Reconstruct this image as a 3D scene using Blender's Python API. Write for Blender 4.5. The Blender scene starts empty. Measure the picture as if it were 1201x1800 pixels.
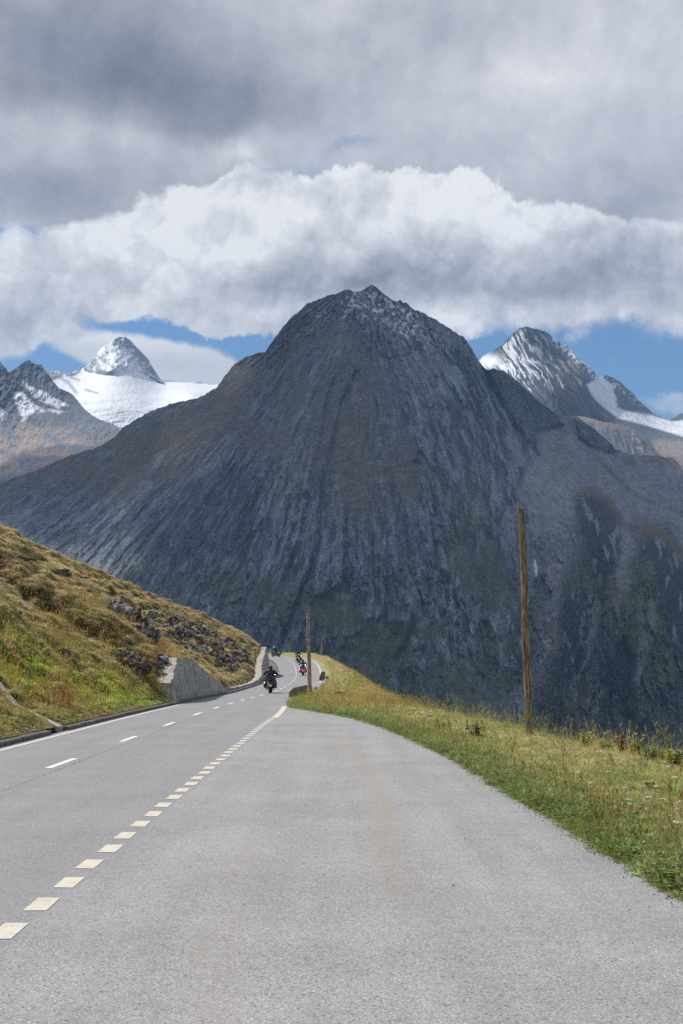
import bpy, math, random
import numpy as np
from mathutils import Vector, Matrix

random.seed(7)
rng = np.random.default_rng(7)
scene = bpy.context.scene
COL = scene.collection
FPX = 2400.0
PITCH = math.atan(262 / FPX)
CAMZ = 1.8

# ------------------------------------------------------------------ camera
cam_data = bpy.data.cameras.new('camera')
cam_data.sensor_fit = 'VERTICAL'
cam_data.sensor_height = 36.0
cam_data.lens = FPX / 1800 * 36
cam_data.clip_start = 0.2
cam_data.clip_end = 60000
cam = bpy.data.objects.new('camera', cam_data)
COL.objects.link(cam)
cam.location = (0, 0, CAMZ)
cam.rotation_euler = (math.pi / 2 + PITCH, 0, 0)
scene.camera = cam

# ------------------------------------------------------------------ exposure
vs = scene.view_settings
vs.view_transform = 'Standard'
vs.look = 'None'
vs.gamma = 1
vs.use_curve_mapping = False
vs.exposure = 0.4
scene.cycles.use_denoising = False
scene.cycles.use_adaptive_sampling = False
scene.cycles.max_bounces = 6
scene.cycles.diffuse_bounces = 3
scene.cycles.glossy_bounces = 2
scene.cycles.transparent_max_bounces = 8
scene.cycles.volume_bounces = 0
scene.cycles.caustics_reflective = False
scene.cycles.caustics_refractive = False

# ------------------------------------------------------------------ sun direction
SUN_EL = math.radians(53)
SUN_AZ = math.radians(-58)      # from +Y towards +X (negative: left of the view)
SUN_DIR = Vector((math.sin(SUN_AZ) * math.cos(SUN_EL), math.cos(SUN_AZ) * math.cos(SUN_EL), math.sin(SUN_EL)))
sd = bpy.data.lights.new('sun', 'SUN')
sd.energy = 4.2
sd.angle = math.radians(0.53)
sd.color = (1.0, 0.955, 0.89)
sun = bpy.data.objects.new('sun', sd)
COL.objects.link(sun)
sun.rotation_euler = SUN_DIR.to_track_quat('Z', 'Y').to_euler()

# ------------------------------------------------------------------ pixel <-> world
cp, sp = math.cos(PITCH), math.sin(PITCH)


def pdir(px, py):
    """direction of a photo pixel as (x, y, z), scalar or array"""
    x = (np.asarray(px, float) - 600.5) / FPX
    y = (900.0 - np.asarray(py, float)) / FPX
    return x, cp - sp * y, sp + cp * y


def at(px, py, Y):
    x, y, z = pdir(px, py)
    s = Y / y
    return np.stack([x * s, y * s, CAMZ + z * s], -1)


def on_plane(px, py, z=0.0):
    x, y, zz = pdir(px, py)
    s = (z - CAMZ) / zz
    return float(x * s), float(y * s)


def project(P):
    P = np.asarray(P, float)
    X, Y, Z = P[..., 0], P[..., 1], P[..., 2] - CAMZ
    f = Y * cp + Z * sp
    u = -Y * sp + Z * cp
    f = np.where(f < 0.05, 0.05, f)
    return 600.5 + X / f * FPX, 900 - u / f * FPX


# ------------------------------------------------------------------ noise (numpy gradient noise)
_perm = rng.permutation(256)
_perm = np.concatenate([_perm, _perm, _perm])
_ga = np.linspace(0, 2 * math.pi, 256, endpoint=False)
_gx, _gy = np.cos(_ga), np.sin(_ga)


def gnoise(x, y):
    x, y = np.broadcast_arrays(np.asarray(x, float), np.asarray(y, float))
    xi = np.floor(x).astype(int)
    yi = np.floor(y).astype(int)
    xf, yf = x - xi, y - yi
    xi &= 255
    yi &= 255
    u = xf * xf * xf * (xf * (xf * 6 - 15) + 10)
    v = yf * yf * yf * (yf * (yf * 6 - 15) + 10)

    def g(a, b, fx, fy):
        h = _perm[_perm[a] + b]
        return _gx[h] * fx + _gy[h] * fy
    a1 = (xi + 1) & 255
    b1 = (yi + 1) & 255
    n00 = g(xi, yi, xf, yf)
    n10 = g(a1, yi, xf - 1, yf)
    n01 = g(xi, b1, xf, yf - 1)
    n11 = g(a1, b1, xf - 1, yf - 1)
    return ((n00 * (1 - u) + n10 * u) * (1 - v) + (n01 * (1 - u) + n11 * u) * v) * 1.5


def fbm(x, y, octv=5, gain=0.5, lac=2.03):
    r = 0.0
    a = 1.0
    t = 0.0
    for k in range(octv):
        r = r + a * gnoise(x * lac ** k + 17.3 * k, y * lac ** k - 9.1 * k)
        t += a
        a *= gain
    return r / t


def ridged(x, y, octv=5, gain=0.5, lac=2.03):
    r = 0.0
    a = 1.0
    t = 0.0
    for k in range(octv):
        r = r + a * (1 - 2 * np.abs(gnoise(x * lac ** k + 31.7 * k, y * lac ** k + 5.3 * k)))
        t += a
        a *= gain
    return r / t


def facets(x, y, seed=0):
    """angular slabs: every cell of a jittered grid is a plane of its own; returns height and a cell value"""
    x, y = np.broadcast_arrays(np.asarray(x, float), np.asarray(y, float))
    xi, yi = np.floor(x).astype(int), np.floor(y).astype(int)
    bd = np.full(x.shape, 1e9)
    bh = np.zeros(x.shape)
    bv = np.zeros(x.shape)
    for a in (-1, 0, 1):
        for b in (-1, 0, 1):
            h = _perm[_perm[(xi + a + seed) & 255] + ((yi + b) & 255)]
            h2 = _perm[h + 1 + (seed & 63)]
            cx, cy = xi + a + h / 255.0, yi + b + h2 / 255.0
            dx, dy = x - cx, y - cy
            d = dx * dx + dy * dy
            m = d < bd
            t1 = (_perm[h2 + 7] / 127.5 - 1)
            t2 = (_perm[h2 + 31] / 127.5 - 1)
            bh = np.where(m, (h / 127.5 - 1) * 0.45 + t1 * dx * 1.1 + t2 * dy * 0.7, bh)
            bv = np.where(m, h2 / 255.0, bv)
            bd = np.where(m, d, bd)
    return bh, bv


def sstep(a, b, x):
    t = np.clip((np.asarray(x, float) - a) / (b - a), 0, 1)
    return t * t * (3 - 2 * t)


def polyd(px, py, pts):
    """distance to a polyline and the parameter 0..1 along it"""
    best = np.full(np.shape(px), 1e9)
    par = np.zeros(np.shape(px))
    n = len(pts) - 1
    for i in range(n):
        (x0, y0), (x1, y1) = pts[i], pts[i + 1]
        dx, dy = x1 - x0, y1 - y0
        t = np.clip(((px - x0) * dx + (py - y0) * dy) / (dx * dx + dy * dy), 0, 1)
        d = np.hypot(px - x0 - t * dx, py - y0 - t * dy)
        m = d < best
        best = np.where(m, d, best)
        par = np.where(m, (i + t) / n, par)
    return best, par


def line(px, py, pts, w, soft=1.0):
    d, _ = polyd(px, py, pts)
    return np.exp(-(d / w) ** 2 * soft)


def blob(px, py, cx, cy, rx, ry):
    return np.exp(-((px - cx) / rx) ** 2 - ((py - cy) / ry) ** 2)


def inpoly(px, py, pts, soft=0):
    ins = np.zeros(np.shape(px), bool)
    n = len(pts)
    for i in range(n):
        x0, y0 = pts[i]
        x1, y1 = pts[(i + 1) % n]
        if y0 == y1:
            continue
        c = ((y0 > py) != (y1 > py)) & (px < (x1 - x0) * (py - y0) / (y1 - y0) + x0)
        ins ^= c
    if soft:
        d, _ = polyd(px, py, list(pts) + [pts[0]])
        return np.clip(0.5 + np.where(ins, d, -d) / soft, 0, 1)
    return ins.astype(float)


def tps(ctrl):
    c = np.array(ctrl, float)
    X = c[:, :2] / 600.0
    n = len(c)

    def phi(r2):
        return np.where(r2 > 1e-12, 0.5 * r2 * np.log(np.maximum(r2, 1e-12)), 0)
    K = phi(((X[:, None] - X[None]) ** 2).sum(-1)) + np.eye(n) * 1e-4
    Pm = np.concatenate([np.ones((n, 1)), X], 1)
    A = np.block([[K, Pm], [Pm.T, np.zeros((3, 3))]])
    w = np.linalg.solve(A, np.concatenate([c[:, 2], [0, 0, 0]]))

    def f(px, py):
        px = np.asarray(px, float) / 600
        py = np.asarray(py, float) / 600
        r = w[n] + w[n + 1] * px + w[n + 2] * py
        for i in range(n):
            r = r + w[i] * phi((px - X[i, 0]) ** 2 + (py - X[i, 1]) ** 2)
        return r
    return f


# ------------------------------------------------------------------ node helpers
def new_mat(name):
    m = bpy.data.materials.new(name)
    m.use_nodes = True
    nt = m.node_tree
    nt.nodes.clear()
    out = nt.nodes.new('ShaderNodeOutputMaterial')
    b = nt.nodes.new('ShaderNodeBsdfPrincipled')
    nt.links.new(b.outputs[0], out.inputs[0])
    return m, nt, b, out


def N(nt, typ, **kw):
    n = nt.nodes.new(typ)
    for k, v in kw.items():
        if k.startswith('i_'):
            n.inputs[int(k[2:])].default_value = v
        else:
            setattr(n, k, v)
    return n


def sock(nt, v, s):
    if isinstance(v, bpy.types.NodeSocket):
        nt.links.new(v, s)
    else:
        s.default_value = v


def M(nt, op, a, b=0.0, c=None, clamp=False):
    n = nt.nodes.new('ShaderNodeMath')
    n.operation = op
    n.use_clamp = clamp
    sock(nt, a, n.inputs[0])
    sock(nt, b, n.inputs[1])
    if c is not None:
        sock(nt, c, n.inputs[2])
    return n.outputs[0]


def MIX(nt, f, a, b, blend='MIX'):
    n = nt.nodes.new('ShaderNodeMix')
    n.data_type = 'RGBA'
    n.blend_type = blend
    sock(nt, f, n.inputs[0])
    for v, s in ((a, n.inputs[6]), (b, n.inputs[7])):
        if isinstance(v, tuple) and len(v) == 3:
            v = v + (1,)
        sock(nt, v, s)
    return n.outputs[2]


def NOISE(nt, vec, scale, detail=4, rough=0.55, dist=0.0):
    n = nt.nodes.new('ShaderNodeTexNoise')
    n.inputs['Scale'].default_value = scale
    n.inputs['Detail'].default_value = detail
    n.inputs['Roughness'].default_value = rough
    n.inputs['Distortion'].default_value = dist
    if vec is not None:
        nt.links.new(vec, n.inputs['Vector'])
    return n


def RANGE(nt, v, a, b, c=0.0, d=1.0, smooth=True):
    n = nt.nodes.new('ShaderNodeMapRange')
    n.interpolation_type = 'SMOOTHSTEP' if smooth else 'LINEAR'
    sock(nt, v, n.inputs[0])
    for i, x in enumerate((a, b, c, d)):
        sock(nt, x, n.inputs[i + 1])
    return n.outputs[0]


def BUMP(nt, h, strength, dist, normal=None):
    n = nt.nodes.new('ShaderNodeBump')
    n.inputs['Strength'].default_value = strength
    n.inputs['Distance'].default_value = dist
    nt.links.new(h, n.inputs['Height'])
    if normal is not None:
        nt.links.new(normal, n.inputs['Normal'])
    return n.outputs[0]


# ------------------------------------------------------------------ world: Nishita sky with clouds
world = bpy.data.worlds.new('World')
scene.world = world
world.use_nodes = True
wt = world.node_tree
wt.nodes.clear()
wout = wt.nodes.new('ShaderNodeOutputWorld')
bg = wt.nodes.new('ShaderNodeBackground')
wt.links.new(bg.outputs[0], wout.inputs[0])
SKY_STR = 0.1
bg.inputs[1].default_value = SKY_STR
sky = wt.nodes.new('ShaderNodeTexSky')
sky.sky_type = 'NISHITA'
sky.sun_disc = False
sky.sun_elevation = SUN_EL
sky.sun_rotation = SUN_AZ
sky.altitude = 2300
sky.air_density = 1.0
sky.dust_density = 0.6
sky.ozone_density = 1.5
tc = wt.nodes.new('ShaderNodeTexCoord')
sep = wt.nodes.new('ShaderNodeSeparateXYZ')
wt.links.new(tc.outputs['Generated'], sep.inputs[0])
# azimuth / elevation of the direction, in units close to photo pixels (2400 per radian)
az = M(wt, 'MULTIPLY', M(wt, 'ARCTAN2', sep.outputs[0], sep.outputs[1]), 2.4)
el = M(wt, 'MULTIPLY', M(wt, 'ARCSINE', sep.outputs[2]), 2.4)
comb = wt.nodes.new('ShaderNodeCombineXYZ')
wt.links.new(az, comb.inputs[0])
wt.links.new(el, comb.inputs[1])
AE = comb.outputs[0]


def ae(px, py):
    x, y, z = pdir(px, py)
    n = math.sqrt(x * x + y * y + z * z)
    return 2.4 * math.atan2(x, y), 2.4 * math.asin(z / n)


def vadd(a, b):
    n = wt.nodes.new('ShaderNodeVectorMath')
    n.operation = 'ADD'
    wt.links.new(a, n.inputs[0])
    wt.links.new(b, n.inputs[1])
    return n.outputs[0]


def warp(vec, scale, amt, detail=4, rough=0.6):
    nz = NOISE(wt, vec, scale, detail, rough)
    s = wt.nodes.new('ShaderNodeVectorMath')
    s.operation = 'SUBTRACT'
    wt.links.new(nz.outputs['Color'], s.inputs[0])
    s.inputs[1].default_value = (0.5, 0.5, 0.5)
    m = wt.nodes.new('ShaderNodeVectorMath')
    m.operation = 'SCALE'
    wt.links.new(s.outputs[0], m.inputs[0])
    m.inputs['Scale'].default_value = amt
    return vadd(vec, m.outputs[0])


def wblob(vec, px, py, rx, ry, amp, rot=0.0, pw=1.0):
    """elliptic soft blob around a photo position; rx, ry in photo pixels"""
    cx, cy = ae(px, py)
    mp = wt.nodes.new('ShaderNodeMapping')
    mp.vector_type = 'TEXTURE'
    mp.inputs['Location'].default_value = (cx, cy, 0)
    mp.inputs['Rotation'].default_value = (0, 0, math.radians(rot))
    mp.inputs['Scale'].default_value = (rx / 1000, ry / 1000, 1e6)
    wt.links.new(vec, mp.inputs[0])
    dt = wt.nodes.new('ShaderNodeVectorMath')
    dt.operation = 'DOT_PRODUCT'
    wt.links.new(mp.outputs[0], dt.inputs[0])
    wt.links.new(mp.outputs[0], dt.inputs[1])
    d2 = dt.outputs['Value']
    if pw != 1.0:
        d2 = M(wt, 'POWER', d2, pw)
    e = M(wt, 'POWER', 0.36788, d2)
    return M(wt, 'MULTIPLY', e, amp)


def wsum(lst, base=0.0):
    r = base
    for v in lst:
        r = M(wt, 'ADD', r, v)
    return r


W1 = warp(AE, 7.0, 0.13, 6, 0.6)        # cauliflower edges
W2 = warp(AE, 3.0, 0.22, 6, 0.55)       # soft billows
hor = RANGE(wt, sep.outputs[2], 0.0, 0.03)
# high layer: coverage (1 = closed)
mp_hi = wt.nodes.new('ShaderNodeMapping')
mp_hi.inputs['Scale'].default_value = (1.0, 1.7, 1)
wt.links.new(W2, mp_hi.inputs[0])
n_hi = NOISE(wt, mp_hi.outputs[0], 2.2, 8, 0.6)
n_fine = NOISE(wt, W1, 9.0, 6, 0.6)
n_mid = NOISE(wt, W1, 4.6, 10, 0.64)
def lit(vec, scale, off, detail=6, rough=0.58):
    a_ = NOISE(wt, vec, scale, detail, rough)
    m_ = wt.nodes.new('ShaderNodeVectorMath')
    m_.operation = 'ADD'
    wt.links.new(vec, m_.inputs[0])
    m_.inputs[1].default_value = (off[0], off[1], 0)
    b_ = NOISE(wt, m_.outputs[0], scale, detail, rough)
    return M(wt, 'SUBTRACT', a_.outputs[0], b_.outputs[0])


W4 = warp(AE, 11.0, 0.05, 5, 0.6)
lit_big = lit(W4, 5.5, (-0.03, 0.05))
lit_small = lit(W4, 16.0, (-0.008, 0.016))
hi_cov = wsum([
    wblob(W2, 330, 120, 560, 240, 0.55),
    wblob(W2, 100, 300, 330, 110, 0.5),
    wblob(W2, 1000, 250, 420, 220, 0.35),
    wblob(W2, 900, 40, 500, 110, 0.4),
    wblob(W1, 425, 300, 90, 30, -0.4, -8),
    wblob(W1, 590, 285, 130, 40, -0.44, 10),
    wblob(W1, 640, 258, 60, 12, -0.3),
    wblob(W1, 1000, 215, 230, 50, -0.24, 12),
    wblob(W1, 850, 190, 90, 40, -0.16, 12),
    wblob(W1, 30, 430, 110, 25, -0.7, -8),
    wblob(W2, 130, 600, 520, 80, -1.3),
    wblob(W2, 1020, 620, 420, 110, -1.5),
    wblob(W2, 600, 640, 900, 90, -1.0),
], 0.72)
hi_cov = M(wt, 'ADD', hi_cov, M(wt, 'MULTIPLY', M(wt, 'SUBTRACT', n_hi.outputs[0], 0.5), 0.9))
hi_cov = M(wt, 'ADD', hi_cov, M(wt, 'MULTIPLY', M(wt, 'SUBTRACT', n_fine.outputs[0], 0.5), 0.35))
hi_a = RANGE(wt, hi_cov, 0.2, 0.95)
# brightness of the high layer
hi_b = wsum([
    wblob(W2, 230, 120, 330, 120, -0.30, -6),
    wblob(W2, 40, 60, 260, 120, -0.10),
    wblob(W2, 400, 190, 190, 80, -0.12),
    wblob(W2, 100, 330, 210, 55, -0.20),
    wblob(W1, 200, 250, 260, 38, 0.24, -5),
    wblob(W1, 20, 290, 120, 30, 0.10),
    wblob(W2, 770, 40, 170, 50, -0.14),
    wblob(W2, 640, 130, 120, 50, -0.05),
    wblob(W2, 600, 20, 130, 60, 0.14),
    wblob(W2, 1020, 80, 300, 110, 0.15),
    wblob(W2, 760, 260, 260, 60, 0.06),
    wblob(W2, 480, 240, 60, 30, 0.1),
    wblob(W1, 560, 210, 120, 50, 0.10),
    wblob(W2, 850, 130, 150, 50, 0.08),
    wblob(W1, 430, 285, 90, 18, 0.18, -25),
    wblob(W2, 1050, 320, 260, 60, -0.06),
], 0.635)
hi_b = M(wt, 'ADD', hi_b, M(wt, 'MULTIPLY', M(wt, 'SUBTRACT', n_mid.outputs[0], 0.5), 0.42))
hi_b = M(wt, 'ADD', hi_b, M(wt, 'MULTIPLY', lit_big, 0.40))
hi_b = M(wt, 'ADD', hi_b, M(wt, 'MULTIPLY', lit_small, 0.10))
# low cumulus band
cu = wsum([
    wblob(W1, 60, 530, 300, 72, 1.0, pw=1.15),
    wblob(W1, 560, 330, 120, 40, 0.45, 0, pw=1.3),
    wblob(W1, 400, 350, 90, 34, 0.45, 0, pw=1.3),
    wblob(W1, 780, 322, 80, 30, 0.5, 0, pw=1.3),
    wblob(W1, 330, 480, 270, 82, 1.1, pw=1.15),
    wblob(W1, 520, 430, 230, 115, 1.1, pw=1.15),
    wblob(W1, 780, 405, 165, 78, 1.0, pw=1.15),
    wblob(W1, 700, 470, 360, 80, 0.9, pw=1.15),
    wblob(W1, 1000, 460, 330, 85, 1.1, -8, pw=1.15),
    wblob(W1, 1180, 480, 200, 78, 0.7, -8, pw=1.15),
    wblob(W1, 620, 540, 250, 50, 0.6, pw=1.4),
    wblob(W1, 40, 575, 110, 40, 0.7, -5, pw=1.4),
    wblob(W1, 390, 572, 50, 28, 0.55, 20, pw=1.2),
    wblob(W1, 985, 548, 60, 26, 0.6, 0, pw=1.2),
    wblob(W1, 838, 576, 34, 18, 0.45, 0, pw=1.2),
    wblob(W1, 1185, 712, 50, 22, 0.72, -15, pw=1.2),
    wblob(W1, 320, 628, 44, 20, 0.45, -20, pw=1.2),
    wblob(W1, 210, 562, 170, 20, -0.75, -4, pw=1.3),
    wblob(W1, 345, 588, 90, 20, -0.7, -14, pw=1.3),
    wblob(W1, 450, 600, 70, 26, -0.8, 0, pw=1.3),
    wblob(W1, 90, 620, 60, 26, -0.6, 0, pw=1.3),
    wblob(W1, 250, 630, 190, 50, -0.7, -8, pw=1.5),
    wblob(AE, -500, 500, 500, 130, 1.0, 0),
    wblob(AE, 1700, 500, 450, 110, 1.0, 0),
])
cu = M(wt, 'ADD', cu, M(wt, 'MULTIPLY', M(wt, 'SUBTRACT', n_mid.outputs[0], 0.5), 1.25))
cu = M(wt, 'ADD', cu, M(wt, 'MULTIPLY', M(wt, 'SUBTRACT', n_fine.outputs[0], 0.5), 0.55))
sharp = RANGE(wt, sep.outputs[2], math.sin(0.28), math.sin(0.33))
cu_a = RANGE(wt, cu, M(wt, 'ADD', 0.26, M(wt, 'MULTIPLY', sharp, 0.22)), M(wt, 'SUBTRACT', 0.96, M(wt, 'MULTIPLY', sharp, 0.26)))
cu_b = wsum([
    wblob(W1, 560, 365, 420, 50, 0.16),
    wblob(W1, 200, 425, 260, 26, 0.12),
    wblob(W1, 1000, 385, 220, 26, 0.12),
    wblob(W2, 420, 510, 120, 26, -0.10),
    wblob(W2, 230, 480, 110, 22, -0.08),
    wblob(W1, 780, 330, 110, 34, 0.12),
    wblob(W1, 330, 460, 330, 60, 0.06),
    wblob(W2, 640, 460, 150, 40, -0.20, -4),
    wblob(W2, 820, 440, 130, 42, -0.16),
    wblob(W2, 760, 500, 230, 36, -0.30),
    wblob(W2, 1080, 450, 110, 50, -0.24),
    wblob(W2, 1190, 490, 130, 40, -0.16),
    wblob(W2, 950, 515, 150, 24, -0.14),
    wblob(W2, 580, 510, 130, 32, -0.16),
    wblob(W1, 700, 540, 300, 16, 0.16),
    wblob(W2, 30, 560, 90, 34, -0.20),
    wblob(W1, 740, 465, 60, 22, 0.14),
    wblob(W1, 930, 400, 140, 26, 0.10),
], 0.80)
cu_b = M(wt, 'ADD', cu_b, M(wt, 'MULTIPLY', M(wt, 'SUBTRACT', n_mid.outputs[0], 0.5), 0.34))
cu_b = M(wt, 'ADD', cu_b, M(wt, 'MULTIPLY', RANGE(wt, cu, 0.45, 1.0, 0.13, 0.0), sharp))
cu_b = M(wt, 'ADD', cu_b, M(wt, 'MULTIPLY', lit_big, 1.0))
cu_b = M(wt, 'ADD', cu_b, M(wt, 'MULTIPLY', lit_small, 0.45))
# lens cloud by the white peak: smooth outline
W3 = warp(AE, 6.0, 0.06, 6, 0.6)
ln = wsum([wblob(W3, 245, 622, 165, 38, 1.0, -5, pw=1.6), wblob(W3, 350, 645, 100, 26, 0.7, -14, pw=1.6)])
ln_a = RANGE(wt, ln, 0.22, 0.62)
ln_b = wsum([wblob(W3, 200, 590, 160, 18, 0.20, -6), wblob(W3, 290, 618, 100, 20, -0.10, -12)], 0.84)


def cloud_col(b, k):
    r = N(wt, 'ShaderNodeValToRGB')
    cr = r.color_ramp
    cr.interpolation = 'LINEAR'
    cr.elements[0].position = 0.0
    cr.elements[0].color = (0.10, 0.115, 0.145, 1)
    cr.elements[1].position = 1.0
    cr.elements[1].color = (0.93, 0.93, 0.94, 1)
    for p, c in ((0.3, (0.265, 0.28, 0.33)), (0.5, (0.40, 0.41, 0.46)), (0.7, (0.585, 0.59, 0.635)), (0.86, (0.755, 0.76, 0.78))):
        e = cr.elements.new(p)
        e.color = c + (1,)
    wt.links.new(b, r.inputs[0])
    return MIX(wt, 1.0, r.outputs[0], (k, k, k), 'MULTIPLY')


CK = 8.4
col = MIX(wt, 1.0, sky.outputs[0], (0.60, 0.78, 0.88), 'MULTIPLY')
col = MIX(wt, M(wt, 'MULTIPLY', hi_a, hor), col, cloud_col(hi_b, CK))
col = MIX(wt, M(wt, 'MULTIPLY', ln_a, 0.95), col, cloud_col(ln_b, CK))
col = MIX(wt, M(wt, 'MULTIPLY', cu_a, hor), col, cloud_col(cu_b, CK))
wt.links.new(col, bg.inputs[0])
world.cycles.sampling_method = 'AUTOMATIC'


# ------------------------------------------------------------------ object helpers
def tag(o, label=None, cat=None, group=None, kind=None):
    if label:
        o['label'] = label
    if cat:
        o['category'] = cat
    if group:
        o['group'] = group
    if kind:
        o['kind'] = kind
    return o


def mesh_np(name, V, F, mat=None, parent=None, smooth=True, col=None, kind=None):
    me = bpy.data.meshes.new(name)
    V = np.asarray(V, np.float32).reshape(-1, 3)
    F = np.asarray(F, np.int32)
    me.vertices.add(len(V))
    me.vertices.foreach_set('co', V.ravel())
    n, k = F.shape
    me.loops.add(n * k)
    me.loops.foreach_set('vertex_index', F.ravel())
    me.polygons.add(n)
    me.polygons.foreach_set('loop_start', np.arange(0, n * k, k, dtype=np.int32))
    me.polygons.foreach_set('use_smooth', np.full(n, smooth))
    me.update(calc_edges=True)
    if col is not None:
        a = me.color_attributes.new('tint', 'FLOAT_COLOR', 'POINT')
        c = np.ones((len(V), 4), np.float32)
        c[:, :3] = np.asarray(col).reshape(-1, 3)
        a.data.foreach_set('color', c.ravel())
    if mat:
        me.materials.append(mat)
    o = bpy.data.objects.new(name, me)
    COL.objects.link(o)
    if parent:
        o.parent = parent
    if kind:
        o['kind'] = kind
    return o


def grid_faces(ny, nx, flip=False):
    i = np.arange(ny - 1)[:, None] * nx + np.arange(nx - 1)[None]
    i = i.ravel()
    F = np.stack([i, i + 1, i + nx + 1, i + nx], -1)
    return F[:, ::-1] if flip else F


def empty(name, loc=(0, 0, 0), rz=0.0):
    o = bpy.data.objects.new(name, None)
    COL.objects.link(o)
    o.location = loc
    o.rotation_euler = (0, 0, rz)
    o.empty_display_size = 0.2
    return o


class MB:
    def __init__(s):
        s.v = []
        s.f = []

    def add(s, vs, fs):
        b = len(s.v)
        s.v += [tuple(map(float, v)) for v in vs]
        s.f += [tuple(b + i for i in f) for f in fs]
        return s

    def box(s, c, d, rot=None, taper=1.0):
        hx, hy, hz = d[0] / 2, d[1] / 2, d[2] / 2
        vs = []
        for z in (-1, 1):
            k = 1 if z < 0 else taper
            for x, y in ((-1, -1), (1, -1), (1, 1), (-1, 1)):
                v = Vector((x * hx * k, y * hy * k, z * hz))
                if rot is not None:
                    v = rot @ v
                vs.append(v + Vector(c))
        return s.add(vs, [(3, 2, 1, 0), (4, 5, 6, 7), (0, 1, 5, 4), (1, 2, 6, 5), (2, 3, 7, 6), (3, 0, 4, 7)])

    def tube(s, pts, rad, seg=8, caps=True):
        pts = [Vector(p) for p in pts]
        if not hasattr(rad, '__len__'):
            rad = [rad] * len(pts)
        rings = []
        up = None
        for i, p in enumerate(pts):
            d = (pts[min(i + 1, len(pts) - 1)] - pts[max(i - 1, 0)]).normalized()
            if up is None:
                up = Vector((0, 0, 1)) if abs(d.z) < 0.9 else Vector((1, 0, 0))
            a = d.cross(up).normalized()
            b = a.cross(d).normalized()
            up = b
            rings.append([p + (a * math.cos(t) + b * math.sin(t)) * rad[i] for t in [2 * math.pi * k / seg for k in range(seg)]])
        vs = [v for r in rings for v in r]
        fs = []
        for i in range(len(pts) - 1):
            for k in range(seg):
                fs.append((i * seg + k, i * seg + (k + 1) % seg, (i + 1) * seg + (k + 1) % seg, (i + 1) * seg + k))
        if caps:
            fs.append(tuple(range(seg))[::-1])
            fs.append(tuple((len(pts) - 1) * seg + k for k in range(seg)))
        return s.add(vs, fs)

    def ring(s, c, R, r, axis='x', seg=28, sec=8):
        """torus round the x axis"""
        vs, fs = [], []
        for i in range(seg):
            a = 2 * math.pi * i / seg
            for k in range(sec):
                b = 2 * math.pi * k / sec
                rr = R + r * math.cos(b)
                vs.append((c[0] + r * 1.25 * math.sin(b), c[1] + rr * math.cos(a), c[2] + rr * math.sin(a)))
                fs.append((i * sec + k, i * sec + (k + 1) % sec, ((i + 1) % seg) * sec + (k + 1) % sec, ((i + 1) % seg) * sec + k))
        return s.add(vs, fs)

    def ell(s, c, d, seg=12, rings=8, rot=None):
        vs, fs = [], []
        for i in range(rings + 1):
            th = math.pi * i / rings
            for k in range(seg):
                ph = 2 * math.pi * k / seg
                v = Vector((d[0] / 2 * math.sin(th) * math.cos(ph), d[1] / 2 * math.sin(th) * math.sin(ph), d[2] / 2 * math.cos(th)))
                if rot is not None:
                    v = rot @ v
                vs.append(v + Vector(c))
        for i in range(rings):
            for k in range(seg):
                fs.append((i * seg + k, (i + 1) * seg + k, (i + 1) * seg + (k + 1) % seg, i * seg + (k + 1) % seg))
        return s.add(vs, fs)

    def build(s, name, mat, parent=None, smooth=False, bevel=0.0):
        me = bpy.data.meshes.new(name)
        me.from_pydata(s.v, [], s.f)
        me.validate()
        if smooth:
            me.polygons.foreach_set('use_smooth', [True] * len(me.polygons))
        if mat:
            me.materials.append(mat)
        o = bpy.data.objects.new(name, me)
        COL.objects.link(o)
        if parent:
            o.parent = parent
        if bevel:
            b = o.modifiers.new('bevel', 'BEVEL')
            b.width = bevel
            b.segments = 2
            b.limit_method = 'ANGLE'
        return o


# ------------------------------------------------------------------ materials
def tint_mat(name, scale, rough=0.9, bump=0.3, bdist=1.0, var=0.5, stretch=(1, 1, 1), spec=0.2, sc2=None):
    """albedo from the tint attribute broken up by noise, with relief"""
    m, nt, b, out = new_mat(name)
    at_ = N(nt, 'ShaderNodeAttribute', attribute_name='tint')
    g = N(nt, 'ShaderNodeNewGeometry')
    mp = N(nt, 'ShaderNodeMapping')
    mp.inputs['Scale'].default_value = stretch
    nt.links.new(g.outputs['Position'], mp.inputs[0])
    n1 = NOISE(nt, mp.outputs[0], scale, 8, 0.65, 0.3)
    n2 = NOISE(nt, mp.outputs[0], sc2 or scale * 7, 5, 0.6)
    f = M(nt, 'ADD', M(nt, 'MULTIPLY', n1.outputs[0], 0.6), M(nt, 'MULTIPLY', n2.outputs[0], 0.4))
    k = RANGE(nt, f, 0.3, 0.7, 1 - var, 1 + var)
    cc = N(nt, 'ShaderNodeCombineColor')
    for i in range(3):
        nt.links.new(k, cc.inputs[i])
    c = MIX(nt, 1.0, at_.outputs['Color'], cc.outputs[0], 'MULTIPLY')
    nt.links.new(c, b.inputs['Base Color'])
    b.inputs['Roughness'].default_value = rough
    b.inputs['Specular IOR Level'].default_value = spec
    nt.links.new(BUMP(nt, f, bump, bdist), b.inputs['Normal'])
    return m


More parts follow.
